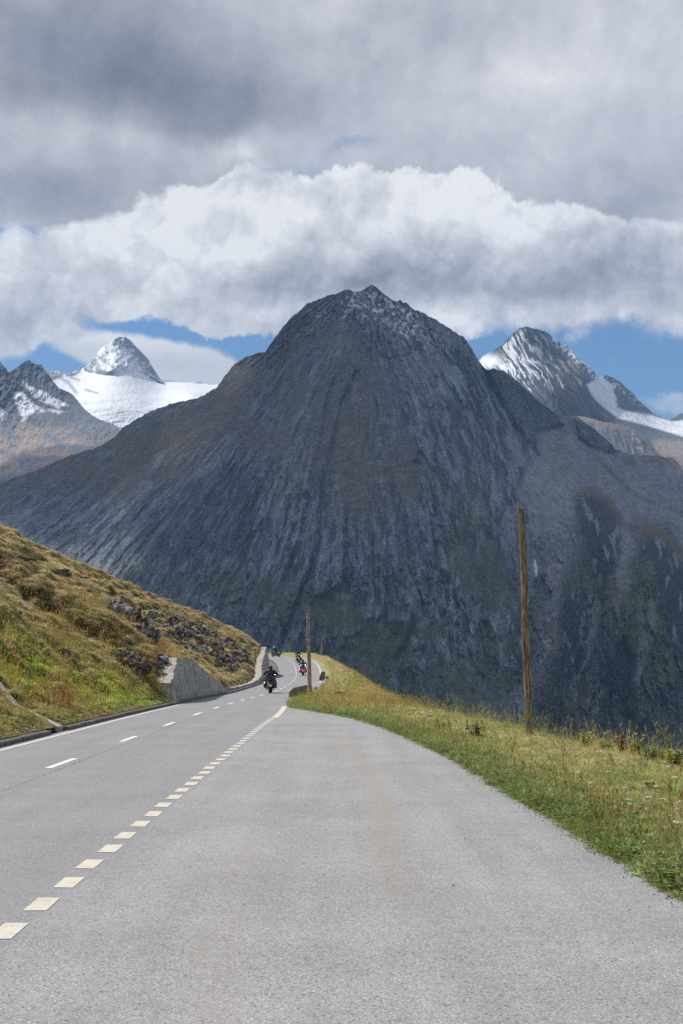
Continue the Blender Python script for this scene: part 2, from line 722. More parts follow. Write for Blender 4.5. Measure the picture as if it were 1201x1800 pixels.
def plain_mat(name, color, rough=0.6, var=0.15, scale=8.0, bump=0.0, metallic=0.0, spec=0.5, bd=0.01):
    m, nt, b, out = new_mat(name)
    t = N(nt, 'ShaderNodeTexCoord')
    n = NOISE(nt, t.outputs['Object'], scale, 5, 0.6)
    lo = tuple(c * (1 - var) for c in color)
    hi = tuple(min(1, c * (1 + var)) for c in color)
    c = MIX(nt, RANGE(nt, n.outputs[0], 0.3, 0.7), lo, hi)
    nt.links.new(c, b.inputs['Base Color'])
    b.inputs['Roughness'].default_value = rough
    b.inputs['Metallic'].default_value = metallic
    b.inputs['Specular IOR Level'].default_value = spec
    if bump:
        nt.links.new(BUMP(nt, n.outputs[0], bump, bd), b.inputs['Normal'])
    return m


def asphalt_mat():
    m, nt, b, out = new_mat('asphalt')
    g = N(nt, 'ShaderNodeNewGeometry')
    P = g.outputs['Position']
    vor = N(nt, 'ShaderNodeTexVoronoi')
    vor.inputs['Scale'].default_value = 150
    nt.links.new(P, vor.inputs['Vector'])
    cell = N(nt, 'ShaderNodeSeparateColor')
    nt.links.new(vor.outputs['Color'], cell.inputs[0])
    vor2 = N(nt, 'ShaderNodeTexVoronoi')
    vor2.inputs['Scale'].default_value = 75
    nt.links.new(P, vor2.inputs['Vector'])
    cell2 = N(nt, 'ShaderNodeSeparateColor')
    nt.links.new(vor2.outputs['Color'], cell2.inputs[0])
    n1 = NOISE(nt, P, 0.5, 6, 0.6)
    n2 = NOISE(nt, P, 5.0, 4, 0.6)
    mp = N(nt, 'ShaderNodeMapping')
    mp.inputs['Scale'].default_value = (1.3, 0.07, 1)
    nt.links.new(P, mp.inputs[0])
    n3 = NOISE(nt, mp.outputs[0], 1.6, 5, 0.55)
    v = M(nt, 'ADD', M(nt, 'MULTIPLY', cell.outputs[0], 0.55), M(nt, 'MULTIPLY', cell2.outputs[1], 0.45))
    c = MIX(nt, v, (0.17, 0.17, 0.175), (0.355, 0.35, 0.347))
    # sparse bright chips and dark pits
    c = MIX(nt, RANGE(nt, cell.outputs[2], 0.93, 0.97), c, (0.55, 0.54, 0.52))
    c = MIX(nt, RANGE(nt, cell2.outputs[2], 0.0, 0.10, 0.8, 0.0), c, (0.07, 0.07, 0.07))
    k = M(nt, 'ADD', RANGE(nt, n1.outputs[0], 0.25, 0.75, 0.9, 1.08), RANGE(nt, n2.outputs[0], 0.3, 0.7, -0.035, 0.035))
    k = M(nt, 'MULTIPLY', k, RANGE(nt, n3.outputs[0], 0.3, 0.7, 0.93, 1.06))
    cc = N(nt, 'ShaderNodeCombineColor')
    for i in range(3):
        nt.links.new(k, cc.inputs[i])
    c = MIX(nt, 1.0, c, cc.outputs[0], 'MULTIPLY')
    # rusty tyre-worn streak along the lay-by and its faint neighbours
    sp_ = N(nt, 'ShaderNodeSeparateXYZ')
    nt.links.new(P, sp_.inputs[0])
    X, Y = sp_.outputs[0], sp_.outputs[1]
    fc = N(nt, 'ShaderNodeFloatCurve')
    cur = fc.mapping.curves[0]
    pts = [(0, .36), (8 / 60, .36), (12 / 60, .345), (15 / 60, .35), (19 / 60, .352), (26 / 60, .332), (34 / 60, .272), (42 / 60, .20), (52 / 60, .10), (1, .05)]
    cur.points[0].location = pts[0]
    cur.points[1].location = pts[-1]
    for p in pts[1:-1]:
        cur.points.new(*p)
    fc.mapping.update()
    nt.links.new(M(nt, 'DIVIDE', Y, 60.0), fc.inputs[1])
    cx = M(nt, 'SUBTRACT', M(nt, 'MULTIPLY', fc.outputs[0], 10.0), 3.0)
    wob = RANGE(nt, n2.outputs[0], 0.2, 0.8, -0.12, 0.12)
    dd = M(nt, 'ABSOLUTE', M(nt, 'ADD', M(nt, 'SUBTRACT', X, cx), wob))
    f = M(nt, 'MULTIPLY', RANGE(nt, dd, 0.02, 0.22, 1, 0), RANGE(nt, NOISE(nt, P, 2.0, 6, 0.7).outputs[0], 0.34, 0.66, 0.15, 0.65))
    f2 = M(nt, 'MULTIPLY', RANGE(nt, Y, 8.5, 14.0), RANGE(nt, Y, 30, 48, 1, 0.2))
    c = MIX(nt, M(nt, 'MULTIPLY', f, f2), c, (0.30, 0.24, 0.175))
    f3 = RANGE(nt, NOISE(nt, mp.outputs[0], 0.9, 6, 0.65).outputs[0], 0.5, 0.72, 0, 0.42)
    c = MIX(nt, M(nt, 'MULTIPLY', f3, RANGE(nt, X, -2.1, -0.9)), c, (0.27, 0.232, 0.185))
    # main carriageway slightly darker and bluer than the lay-by
    f4 = M(nt, 'MULTIPLY', RANGE(nt, X, -2.25, -1.95, 0.30, 0.0), 1.0)
    c = MIX(nt, f4, c, (0.15, 0.155, 0.168))
    # joint along the middle of the carriageway
    jd = M(nt, 'ABSOLUTE', M(nt, 'ADD', M(nt, 'ADD', X, 4.72), RANGE(nt, n2.outputs[0], 0.2, 0.8, -0.03, 0.03)))
    c = MIX(nt, M(nt, 'MULTIPLY', RANGE(nt, jd, 0.0, 0.03, 0.5, 0.0), RANGE(nt, Y, 50, 60, 1, 0)), c, (0.06, 0.06, 0.065))
    nt.links.new(c, b.inputs['Base Color'])
    b.inputs['Roughness'].default_value = 0.82
    b.inputs['Specular IOR Level'].default_value = 0.35
    h = M(nt, 'ADD', v, M(nt, 'MULTIPLY', n2.outputs[0], 0.5))
    nt.links.new(BUMP(nt, h, 0.55, 0.006), b.inputs['Normal'])
    return m


def paint_mat(name, color):
    m, nt, b, out = new_mat(name)
    g = N(nt, 'ShaderNodeNewGeometry')
    P = g.outputs['Position']
    n = NOISE(nt, P, 40, 6, 0.75)
    n2 = NOISE(nt, P, 6, 4, 0.6)
    f = M(nt, 'ADD', M(nt, 'MULTIPLY', n.outputs[0], 0.75), M(nt, 'MULTIPLY', n2.outputs[0], 0.3))
    c = MIX(nt, RANGE(nt, f, 0.545, 0.66, 0.0, 0.75), color, (0.2, 0.19, 0.18))
    c = MIX(nt, RANGE(nt, n2.outputs[0], 0.3, 0.7, 0.0, 0.25), c, tuple(x * 0.7 for x in color))
    nt.links.new(c, b.inputs['Base Color'])
    b.inputs['Roughness'].default_value = 0.75
    nt.links.new(BUMP(nt, n.outputs[0], 0.4, 0.004), b.inputs['Normal'])
    return m


MAT_ASPHALT = asphalt_mat()
MAT_CREAM = paint_mat('cream_paint', (0.56, 0.515, 0.42))
MAT_WHITE = paint_mat('white_paint', (0.66, 0.66, 0.65))
MAT_ROCK = tint_mat('mountain_rock', 0.06, 0.92, 1.0, 9.0, 0.5, (1, 1, 0.5), 0.15, 0.35)
MAT_FARROCK = tint_mat('far_mountain_rock', 0.015, 0.9, 0.8, 14.0, 0.25, (1, 1, 0.6), 0.15, 0.08)
MAT_SNOW = tint_mat('snow_and_ice', 0.01, 0.7, 0.5, 8.0, 0.05, (1, 1, 1), 0.3, 0.06)
MAT_SOIL = tint_mat('turf_ground', 0.9, 0.95, 0.9, 0.12, 0.5, (1, 1, 1), 0.1, 9.0)
MAT_STONE = plain_mat('grey_stone', (0.21, 0.20, 0.185), 0.9, 0.6, 3.0, 1.0, spec=0.2, bd=0.05)
MAT_DARKSTONE = plain_mat('dark_stone', (0.15, 0.128, 0.102), 0.9, 0.5, 5.0, 0.8, spec=0.2, bd=0.06)
MAT_KERB = plain_mat('kerb_stone', (0.125, 0.12, 0.112), 0.9, 0.4, 7.0, 0.6, spec=0.2)

# ================================================================== MOUNTAINS
C_ROCK = np.array([0.142, 0.162, 0.196])
C_ROCKD = np.array([0.048, 0.056, 0.072])
C_ROCKL = np.array([0.30, 0.325, 0.365])
C_GRASS = np.array([0.092, 0.105, 0.045])
C_BROWN = np.array([0.215, 0.145, 0.085])
C_SCREE = np.array([0.26, 0.26, 0.272])
C_SNOW = np.array([0.82, 0.84, 0.88])
C_PINK = np.array([0.36, 0.29, 0.255])


def lerpc(c, col, m):
    m = np.clip(m, 0, 1)[..., None]
    return c * (1 - m) + col * m


def sheet(name, sil, bot, nx, ny, depth, feat, mat, jag=2.0, tpow=1.0, pad=0, back=True):
    """terrain sheet seen between a skyline and a lower line; depth(px,py) metres, feat -> (extra depth, colour)"""
    sil = np.array(sil, float)
    bot = np.array(bot, float)
    xs = np.linspace(sil[0, 0], sil[-1, 0], 4000)
    cw = np.cumsum(np.where((xs > -40) & (xs < 1241), 1.0, 0.12))
    xs = np.interp(np.linspace(cw[0], cw[-1], nx), cw, xs)
    top = np.interp(xs, sil[:, 0], sil[:, 1])
    b = np.interp(xs, bot[:, 0], bot[:, 1])
    top = top + (jag * (1 - 0.85 * np.exp(-((xs - 650) / 30) ** 2))) * (ridged(xs * 0.045, xs * 0 + 3.3, 5, 0.62) * -1.0)
    t = np.linspace(0, 1, ny)[:, None] ** tpow
    PX = np.repeat(xs[None], ny, 0)
    PY = top[None] + (b - top)[None] * t
    D = depth(PX, PY)
    dd, colr = feat(PX, PY)
    # ease the relief out right at the skyline so that it stays where it is
    D = D + dd
    P = at(PX, PY, D)
    if back:
        rows = []
        cols = []
        for k, w in enumerate((15, 60, 220, 700, 1500)):
            q = P[0].copy()
            q[:, 1] += w
            q[:, 0] += q[:, 0] / q[:, 1] * w * 0.3
            q[:, 2] -= w * 0.75 + 12 * k * fbm(xs * 0.02, xs * 0 + k, 3)
            rows.append(q)
            cols.append(colr[0])
        P = np.concatenate([np.array(rows)[::-1], P], 0)
        colr = np.concatenate([np.array(cols)[::-1], colr], 0)
    o = mesh_np(name, P, grid_faces(P.shape[0], nx, True), mat, col=colr)
    tag(o, kind='structure')
    return o


# ---- the big central mountain
main_sil = [(-420, 960), (-200, 900), (0, 851), (60, 830), (130, 800), (175, 787), (200, 772), (215, 754), (240, 738), (270, 722), (300, 712), (345, 702), (380, 684), (396, 662), (412, 642), (435, 628),
            (455, 622), (466, 620), (480, 601), (495, 580), (512, 560), (540, 536), (575, 522), (600, 514), (612, 510), (622, 514), (636, 512), (646, 505), (653, 500), (661, 504), (672, 515), (685, 525), (692, 531), (700, 531), (703, 528), (709, 534),
            (717, 535), (728, 546), (735, 548), (760, 560), (790, 578), (806, 590), (815, 592), (825, 608), (848, 645), (858, 652), (868, 650), (885, 653), (905, 668), (925, 685), (945, 705), (985, 735),
            (1000, 733), (1012, 733), (1035, 748), (1060, 768), (1085, 793), (1110, 800), (1150, 802), (1185, 806), (1201, 828), (1350, 880), (1600, 940)]
main_bot = [(-420, 1420), (0, 1300), (300, 1260), (560, 1300), (900, 1420), (1201, 1500), (1600, 1560)]
main_depth = tps([
    (-420, 960, 3000), (-420, 1400, 2000), (0, 850, 3000), (0, 950, 2550), (0, 1300, 1900), (200, 775, 3050), (200, 900, 2500), (200, 1100, 2050), (300, 712, 2950), (410, 640, 3100), (460, 700, 2780),
    (512, 560, 2850), (620, 510, 2800), (653, 502, 2760), (735, 548, 2800), (825, 608, 2880), (860, 655, 2950),
    (640, 640, 2520), (640, 760, 2300), (660, 850, 2130), (720, 900, 2050), (820, 760, 2520), (850, 900, 2180), (500, 800, 2320), (350, 800, 2450), (470, 1000, 2030), (300, 1000, 2180),
    (600, 1000, 1950), (800, 1050, 1900), (600, 1300, 1600), (300, 1260, 1750), (860, 1300, 1600), (900, 1420, 1500),
    (910, 860, 2460), (925, 960, 2280), (980, 735, 3500), (1012, 735, 3400), (985, 800, 3050), (1085, 795, 3450), (1201, 828, 3500), (1100, 880, 2900), (1201, 950, 2800), (1020, 940, 2450), (950, 1050, 2080),
    (1040, 1000, 2150), (1140, 1000, 2150), (1201, 1050, 2200), (1050, 1200, 1780), (1201, 1250, 1750), (940, 1250, 1720), (1201, 1500, 1400), (1600, 940, 3500), (1600, 1560, 1400)])


def main_feat(px, py):
    # fan of ribs that spread from above the summit
    wx = fbm(px * 0.006, py * 0.004, 4) * 26 + fbm(px * 0.03 + 9, py * 0.012, 3) * 5
    rightb = sstep(640, 900, px)
    den = np.maximum(py - 465, 50)
    uL = (px + wx * 0.45 - 645) / den * 480
    q_ = np.clip(py - 505, 0, 500)
    uR = px + wx * 0.45 - 0.68 * (q_ - q_ * q_ / 1000)
    sr = sstep(-30, 50, px - (665 + 0.13 * (py - 500)) + wx)
    wf = fbm(px * 0.05, py * 0.02, 4, 0.65) * 0.9

    def both(fn):
        return fn(uL) * (1 - sr) + fn(uR + 300) * sr
    r1 = both(lambda u: ridged(u * 0.020 + 3, py * 0.0035 + 1, 4, 0.6))
    r2 = both(lambda u: ridged(u * 0.062 + 7, py * 0.012 + 4, 4, 0.62))
    r3 = both(lambda u: fbm(u * 0.20, py * 0.040, 4, 0.7))
    streak = both(lambda u: fbm(u * 0.11 + 30, py * 0.007, 5, 0.7))
    f = uL / 13.0
    q2 = r1
    blk = fbm(px * 0.045, py * 0.025, 5, 0.62)
    # right hand apron: scree and mounds
    rb = inpoly(px + wx * 0.3, py, [(868, 640), (905, 720), (950, 795), (925, 830), (905, 870), (935, 905), (950, 1000), (930, 1100), (905, 1200), (870, 1600), (1700, 1700), (1700, 600)], 16)
    upper_spur = inpoly(px + wx * .1, py, [(850, 640), (870, 640), (985, 728), (990, 745), (965, 752), (940, 758), (950, 800), (900, 740)], 8)
    knob = inpoly(px, py, [(1010, 735), (1035, 745), (1060, 765), (1090, 793), (1078, 798), (1040, 785), (1018, 768)], 6)
    smooth_ = rb * (1 - upper_spur) * (1 - knob)
    rough = 0.35 + 0.9 * sstep(-0.35, 0.45, fbm(px * 0.010 + 3, py * 0.008 + 8, 4, 0.6))
    fb1, vb1 = facets(uL * 0.055 + wf, py * 0.016 + wf, 11)
    fb2, vb2 = facets(uR * 0.055 + wf, py * 0.016 + wf, 12)
    fb, vb = fb1 * (1 - sr) + fb2 * sr, vb1 * (1 - sr) + vb2 * sr
    fc, vc = facets(px * 0.17 + wf * 2, py * 0.075 + wf, 23)
    va = vb
    low = sstep(940, 1120, py)
    fd, vd_ = facets((px + wx) * 0.055 + wf, py * 0.018 + wf, 31)
    top_ = sstep(760, 560, py)
    zw = fbm(px * 0.03 + 11, py * 0.02, 5, 0.65) * 34
    zx, zy = px + zw, py + 0.6 * zw
    turf = inpoly(zx, zy, [(-500, 940), (0, 840), (215, 765), (380, 685), (465, 625), (478, 660), (462, 740), (480, 800), (440, 782), (400, 772), (335, 782), (275, 800), (240, 862), (215, 868), (170, 880), (60, 868), (-500, 1020)], 16)
    turf2 = inpoly(zx, zy, [(500, 640), (560, 560), (600, 560), (640, 600), (668, 640), (700, 740), (752, 860), (730, 900), (690, 905), (640, 890), (590, 905), (560, 880), (520, 815), (480, 800), (465, 770), (500, 720)], 20)
    turf3 = np.clip(inpoly(zx, zy, [(545, 1050), (600, 1035), (650, 1075), (610, 1100), (560, 1090)], 12) + inpoly(zx, zy, [(615, 1120), (680, 1085), (735, 1110), (700, 1180), (640, 1240), (600, 1200)], 12)
                    + inpoly(zx, zy, [(780, 930), (830, 900), (880, 960), (900, 1060), (850, 1080), (800, 1010)], 12) * .8 + inpoly(zx, zy, [(700, 1180), (830, 1140), (900, 1180), (900, 1330), (560, 1330), (640, 1240)], 20) * .8
                    + inpoly(zx, zy, [(455, 1010), (520, 1005), (545, 1050), (500, 1080), (450, 1060)], 12) * .7 + inpoly(zx, zy, [(-100, 960), (150, 985), (420, 1010), (440, 1060), (200, 1060), (-100, 1010)], 16) * .5, 0, 1)
    zone = np.clip(turf * 0.8 + turf2 * 0.75 + turf3 * 0.8, 0, 0.9)
    ribs = 20 * r1 * (1 - 0.55 * top_) + 9 * r2 * rough * (1 - 0.5 * top_) + top_ * (16 * fbm(px * 0.025, py * 0.022, 5, 0.6) + 8 * fc) + rough * (9 * fb + 3.5 * fc) + low * rough * (14 * fd + 4 * fc) + 7 * blk + 26 * fbm(px * 0.008 + 20, py * 0.005, 3)
    sl = vd_ * 2 - 1
    ribs = ribs * (1 - 0.8 * zone) + zone * (14 * fbm(px * 0.01 + 20, py * 0.006, 3) + 3 * r3)
    leftflank = sstep(480, 300, px) * sstep(980, 860, py)
    ribs = ribs * (1 - 0.35 * leftflank)
    d = -ribs * (1 - 0.75 * smooth_)
    # mounds with crags on the right
    kn = []
    for (cx, cy, rx, ry, a) in ((1055, 925, 40, 55, 110), (1155, 985, 48, 60, 120), (1180, 1090, 40, 90, 90), (1060, 1130, 28, 120, 80), (1160, 850, 60, 20, 40), (1005, 1090, 20, 100, 50), (1120, 1180, 24, 90, 60), (960, 1180, 16, 80, 40)):
        kn.append(a * blob(px + wx * 0.6, py + wx * .4, cx, cy, rx, ry))
    mounds = sum(kn)
    d = d + smooth_ * (50 * line(px + wx * 0.3, py, [(1105, 880), (1098, 960), (1112, 1040), (1100, 1140), (1110, 1260)], 14) + 50 * line(px + wx * 0.3, py, [(1010, 900), (1000, 960), (985, 1010), (970, 1100), (930, 1210)], 16))
    d = d - 45 * inpoly(px, py, [(1008, 882), (1035, 866), (1066, 880), (1088, 905), (1094, 940), (1082, 1000), (1062, 1045), (1045, 1010), (1030, 960), (1015, 920)], 22) - 45 * inpoly(px, py, [(1125, 960), (1165, 945), (1190, 970), (1204, 1000), (1230, 1110), (1180, 1130), (1165, 1060), (1150, 1010)], 22)
    d = d - mounds - smooth_ * (5 * fbm(px * 0.02, py * 0.03, 5, 0.6) + 16 * fbm(px * 0.012 - py * 0.006, py * 0.014 + 5, 3))
    crag = smooth_ * sstep(870, 960, py) * sstep(0.0, 0.45, fbm((px - wx) * 0.02 + 40, py * 0.010 + 11, 4))
    d = d - crag * (16 * ridged((px + wx) * 0.05, py * 0.014, 4, 0.6) + 6 * r3) - smooth_ * sstep(880, 960, py) * (12 * fd + 5 * fc)
    d = d - 60 * upper_spur - upper_spur * 10 * ridged(px * .05, py * .04, 4, .6)
    d = d - 30 * knob
    # named gullies and bright veins
    gul = [([(627, 655), (602, 712), (584, 790), (577, 815), (565, 870), (553, 980), (538, 1025), (512, 1085), (488, 1150)], 3.6, 60),
           ([(588, 665), (574, 720), (565, 790)], 3.0, 36), ([(556, 690), (540, 730), (524, 765)], 3.0, 36),
           ([(468, 820), (456, 880), (443, 940), (425, 985)], 9, 40), ([(560, 790), (546, 860), (534, 930), (512, 990), (500, 1020)], 3.5, 34), ([(530, 800), (512, 890), (492, 960)], 4, 30),
           ([(690, 852), (706, 930), (728, 1010), (742, 1062)], 5, 45), ([(764, 960), (754, 1010), (742, 1062), (722, 1112), (698, 1160)], 6, 60),
           ([(668, 600), (700, 690), (716, 740)], 5, 40), ([(790, 640), (830, 720), (872, 800)], 5, 34), ([(740, 620), (790, 740), (830, 830), (870, 900)], 5, 34),
           ([(560, 690), (545, 740), (535, 800), (490, 900), (460, 980)], 4, 16),
           ([(690, 560), (720, 640), (760, 730), (800, 800), (840, 880)], 5, 14),
           ([(700, 900), (735, 980), (755, 1050), (735, 1090), (700, 1110), (680, 1160)], 6, 26),
           ([(655, 930), (670, 1040), (650, 1100), (640, 1150)], 5, 20),
           ([(735, 1160), (760, 1215), (785, 1260)], 5, 12),
           ([(420, 800), (440, 900), (400, 1000)], 5, 12),
           ([(905, 880), (915, 1000), (905, 1120), (895, 1230)], 7, 30)]
    for pts, w, a in gul:
        d = d + 0.55 * a * line(px + wx * 0.35 + 5 * r3, py, pts, w * 1.4) * (0.7 + 0.5 * blk)
    # silhouettes: keep relief modest at the very top
    # ---------------- colours
    mixn = fbm(px * 0.02, py * 0.012, 5, 0.6)
    col = C_ROCK + np.zeros(px.shape + (3,))
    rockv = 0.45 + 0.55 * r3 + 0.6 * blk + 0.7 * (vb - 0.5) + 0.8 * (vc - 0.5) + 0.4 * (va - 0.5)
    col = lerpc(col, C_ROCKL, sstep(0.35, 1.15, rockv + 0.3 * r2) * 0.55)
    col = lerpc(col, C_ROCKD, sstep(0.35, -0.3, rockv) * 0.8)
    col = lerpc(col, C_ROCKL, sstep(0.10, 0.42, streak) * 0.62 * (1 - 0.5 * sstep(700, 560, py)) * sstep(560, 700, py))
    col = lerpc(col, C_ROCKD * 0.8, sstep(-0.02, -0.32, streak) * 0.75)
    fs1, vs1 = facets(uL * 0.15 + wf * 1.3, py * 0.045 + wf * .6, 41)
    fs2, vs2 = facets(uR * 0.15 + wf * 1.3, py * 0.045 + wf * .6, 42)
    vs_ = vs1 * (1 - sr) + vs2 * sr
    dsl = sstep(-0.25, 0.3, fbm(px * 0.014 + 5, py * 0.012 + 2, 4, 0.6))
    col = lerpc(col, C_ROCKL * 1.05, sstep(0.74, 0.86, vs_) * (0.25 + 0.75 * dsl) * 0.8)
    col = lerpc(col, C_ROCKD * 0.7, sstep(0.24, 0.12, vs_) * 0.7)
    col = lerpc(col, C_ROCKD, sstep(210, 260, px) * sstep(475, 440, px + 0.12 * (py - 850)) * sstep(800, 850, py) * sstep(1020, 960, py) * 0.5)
    # turf zones
    tb = C_BROWN * 0.5 + C_ROCK * 0.34
    col = lerpc(col, tb * (0.85 + 0.5 * fbm(px * 0.06, py * 0.05, 4, 0.65)[..., None]), turf * 0.85 * sstep(-0.5, 0.1, mixn + 0.4 * r3))
    col = lerpc(col, (tb * 0.5 + C_ROCK * 0.5) * (0.9 + 0.5 * r3[..., None]), turf2 * 0.85 * sstep(-0.5, 0.1, mixn + 0.4 * r3))
    col = lerpc(col, C_GRASS * (0.9 + 0.5 * mixn[..., None]), turf3 * 0.9 * sstep(-0.5, 0.0, mixn + 0.4 * r3))
    # brown grass on the left crest and down the middle
    br = (line(px, py, [(215, 790), (300, 745), (400, 710), (470, 650), (530, 560)], 30) * 0.9
          + line(px, py, [(100, 830), (240, 800), (330, 790)], 34) * 0.9
          + line(px, py, [(330, 800), (270, 850), (225, 865)], 18) * 0.7
          + line(px, py, [(470, 780), (380, 800), (300, 830)], 20) * 0.5
          + blob(px, py, 640, 860, 100, 60) * 0.85 + blob(px, py, 700, 800, 60, 60) * 0.5 + line(px, py, [(470, 660), (500, 760), (520, 820)], 30) * 0.45 + blob(px, py, 560, 620, 50, 50) * 0.4 + blob(px, py, 690, 610, 60, 60) * 0.35 + blob(px, py, 600, 740, 40, 110) * 0.6
          + line(px, py, [(640, 660), (610, 820), (560, 900)], 16) * 0.5
          + line(px, py, [(820, 840), (880, 930), (910, 1030)], 26) * 0.4)
    br = br * sstep(-0.4, 0.1, mixn + 0.5 * r3)
    col = lerpc(col, C_BROWN * 0.9, np.clip(br, 0, 1) * 0.55)
    # dull green ledges low down
    gr = sstep(930, 1150, py) * sstep(-0.12, 0.22, fbm(px * 0.012 + 50, py * 0.022 + 3, 5, 0.6) - 0.25 * r2 - 0.1 * sl)
    gr = gr + blob(px, py, 590, 1070, 40, 40) * .5 + blob(px, py, 650, 1140, 70, 35) * .9 + blob(px, py, 420, 1060, 80, 30) * .35
    gr = gr * sstep(-0.5, 0.1, mixn + 0.5 - 0.3 * np.abs(r3))
    gr = np.clip(gr, 0, 1) * (1 - 0.6 * leftflank)
    col = lerpc(col, C_GRASS, gr * 0.85)
    # scree
    sc_t = fbm(px * 0.05 + py * 0.03, py * 0.05, 5, 0.65)
    scree = smooth_ * sstep(1020, 900, py + 40 * mixn) * (0.85 + 0.3 * sc_t)
    col = lerpc(col, C_SCREE * (1.0 + 0.35 * sc_t[..., None]), scree * 0.95)
    d = d + 0
    chute = line(px + wx * 0.12, py, [(1000, 890), (1005, 960), (985, 1010), (975, 1080), (955, 1150), (925, 1210), (905, 1260)], 19) + line(px, py, [(950, 830), (960, 900), (1000, 950)], 34)
    chute = chute + line(px, py, [(1100, 1010), (1080, 1080), (1095, 1140)], 7) * 0.5 + line(px, py, [(1035, 1050), (1045, 1130), (1030, 1200), (1045, 1250)], 9) * 0.6
    chute = chute + line(px, py, [(1120, 1000), (1100, 960), (1090, 990)], 12) * .7
    vr = 1.35 * fbm(px * 0.022 + 70, py * 0.016, 6, 0.65)
    low_r = smooth_ * sstep(930, 1030, py + 40 * mixn)
    col = lerpc(col, C_GRASS * 0.8, low_r * 0.9)
    col = lerpc(col, C_ROCKD * 1.2, low_r * sstep(0.05, 0.4, crag + 0.3 * sl - 0.2) * 0.7)
    col = lerpc(col, C_BROWN * 0.75, low_r * blob(px, py, 1130, 1000, 110, 60) * 0.7 * sstep(-.3, .3, mixn))
    col = lerpc(col, C_SCREE * (1.1 + 0.35 * sc_t[..., None]), np.clip(chute, 0, 1) * smooth_ * 0.85)
    col = lerpc(col, C_BROWN * 0.8, low_r * sstep(0.05, 0.4, vr) * 0.6)
    col = lerpc(col, C_ROCKD * 0.7, low_r * sstep(-0.05, -0.4, vr) * 0.8)
    col = lerpc(col, C_ROCKL * 0.9, low_r * sstep(0.25, 0.55, fbm(px * 0.10, py * 0.03, 4, 0.65)) * 0.6)
    # dark crags with brown caps
    md = np.clip(mounds / 70, 0, 1) * sstep(895, 925, py)
    col = lerpc(col, C_ROCKD * 0.7, md * 0.85 * (0.75 + 0.5 * blk))
    for gp_ in ([(1100, 900), (1095, 960), (1110, 1020), (1100, 1100)], [(1010, 900), (1000, 960), (985, 1000)], [(1125, 1040), (1140, 1110), (1120, 1200)], [(1190, 900), (1201, 960)], [(1080, 1000), (1110, 1060)]):
        col = lerpc(col, C_SCREE * (1.0 + 0.4 * sc_t[..., None]), line(px + wx * 0.3, py, gp_, 9) * 0.7)
    cap = (line(px, py, [(1020, 878), (1060, 885), (1090, 925)], 9) + line(px, py, [(1095, 940), (1150, 935), (1190, 975)], 11) + line(px, py, [(1010, 860), (985, 830), (1000, 850)], 7) * .5 + line(px, py, [(1100, 812), (1150, 805), (1201, 812)], 8) + line(px, py, [(1040, 800), (1120, 870), (1201, 905)], 6) * .7)
    col = lerpc(col, C_BROWN * 0.7, np.clip(cap * 1.3, 0, 1) * 0.8 * rb * sstep(-.4, .1, vr))
    scline = line(px, py, [(1030, 760), (1100, 850), (1201, 915)], 4) * 0.5 + line(px, py, [(985, 735), (1005, 760), (1010, 790)], 7)
    col = lerpc(col, C_SCREE * 1.3, np.clip(scline, 0, 1) * 0.6 * rb)
    col = lerpc(col, C_ROCKD, np.clip(upper_spur + knob, 0, 1) * (0.6 + 0.25 * mixn))
    # pale veins
    for pts, w, a in [([(548, 793), (538, 850), (526, 925), (511, 975), (495, 1015)], 2.6, 1.0), ([(538, 790), (521, 870), (502, 950), (480, 1005)], 2.2, 0.7), ([(622, 668), (606, 705), (598, 730)], 2, 0.6), ([(466, 1068), (441, 1110), (425, 1130)], 3, 0.6), ([(497, 870), (470, 935), (440, 990)], 2.2, 0.6),
                      ([(560, 620), (545, 680), (538, 740)], 5, 0.55), ([(600, 560), (595, 620)], 6, 0.5), ([(560, 905), (545, 970), (520, 1040)], 2, 0.5), ([(130, 950), (170, 900), (215, 850)], 5, 0.4), ([(100, 930), (140, 890)], 4, 0.35)]:
        col = lerpc(col, C_SCREE * 1.25, line(px + wx * 0.2, py, pts, w) * a * (0.65 + 0.7 * sc_t))
    # lower left band of scree below the flank
    col = lerpc(col, C_SCREE * 0.72, sstep(420, 200, px) * line(px, py, [(0, 900), (180, 985), (400, 1030)], 55) * 0.45 * sstep(-.3, .3, mixn))
    # light boulders
    spk = sstep(0.42, 0.6, gnoise(px * 0.3, py * 0.42))
    col = lerpc(col, C_ROCKL * 1.15, spk * (0.35 * rb + 0.32))
    dk = sstep(0.38, 0.6, gnoise(px * 0.26 + 90, py * 0.33 + 7) + 0.25 * blk)
    col = lerpc(col, C_ROCKD * 0.8, dk * 0.7 * (1 - 0.5 * smooth_))
    crg = np.clip(inpoly(zx * .5 + px * .5, zy * .5 + py * .5, [(1008, 882), (1035, 866), (1066, 880), (1088, 905), (1094, 940), (1082, 1000), (1062, 1045), (1045, 1010), (1030, 960), (1015, 920)], 8)
                  + inpoly(zx * .5 + px * .5, zy * .5 + py * .5, [(1125, 960), (1165, 945), (1190, 970), (1204, 1000), (1230, 1110), (1180, 1130), (1165, 1060), (1150, 1010)], 8)
                  + .8 * inpoly(zx * .5 + px * .5, zy * .5 + py * .5, [(985, 1050), (1030, 1030), (1040, 1100), (1030, 1200), (1000, 1220), (985, 1130)], 8), 0, 1)
    col = lerpc(col, C_ROCKD * 0.75, crg * 0.85)
    col = lerpc(col, C_ROCKL * 0.8, crg * sstep(0.72, 0.85, vs_) * 0.9)
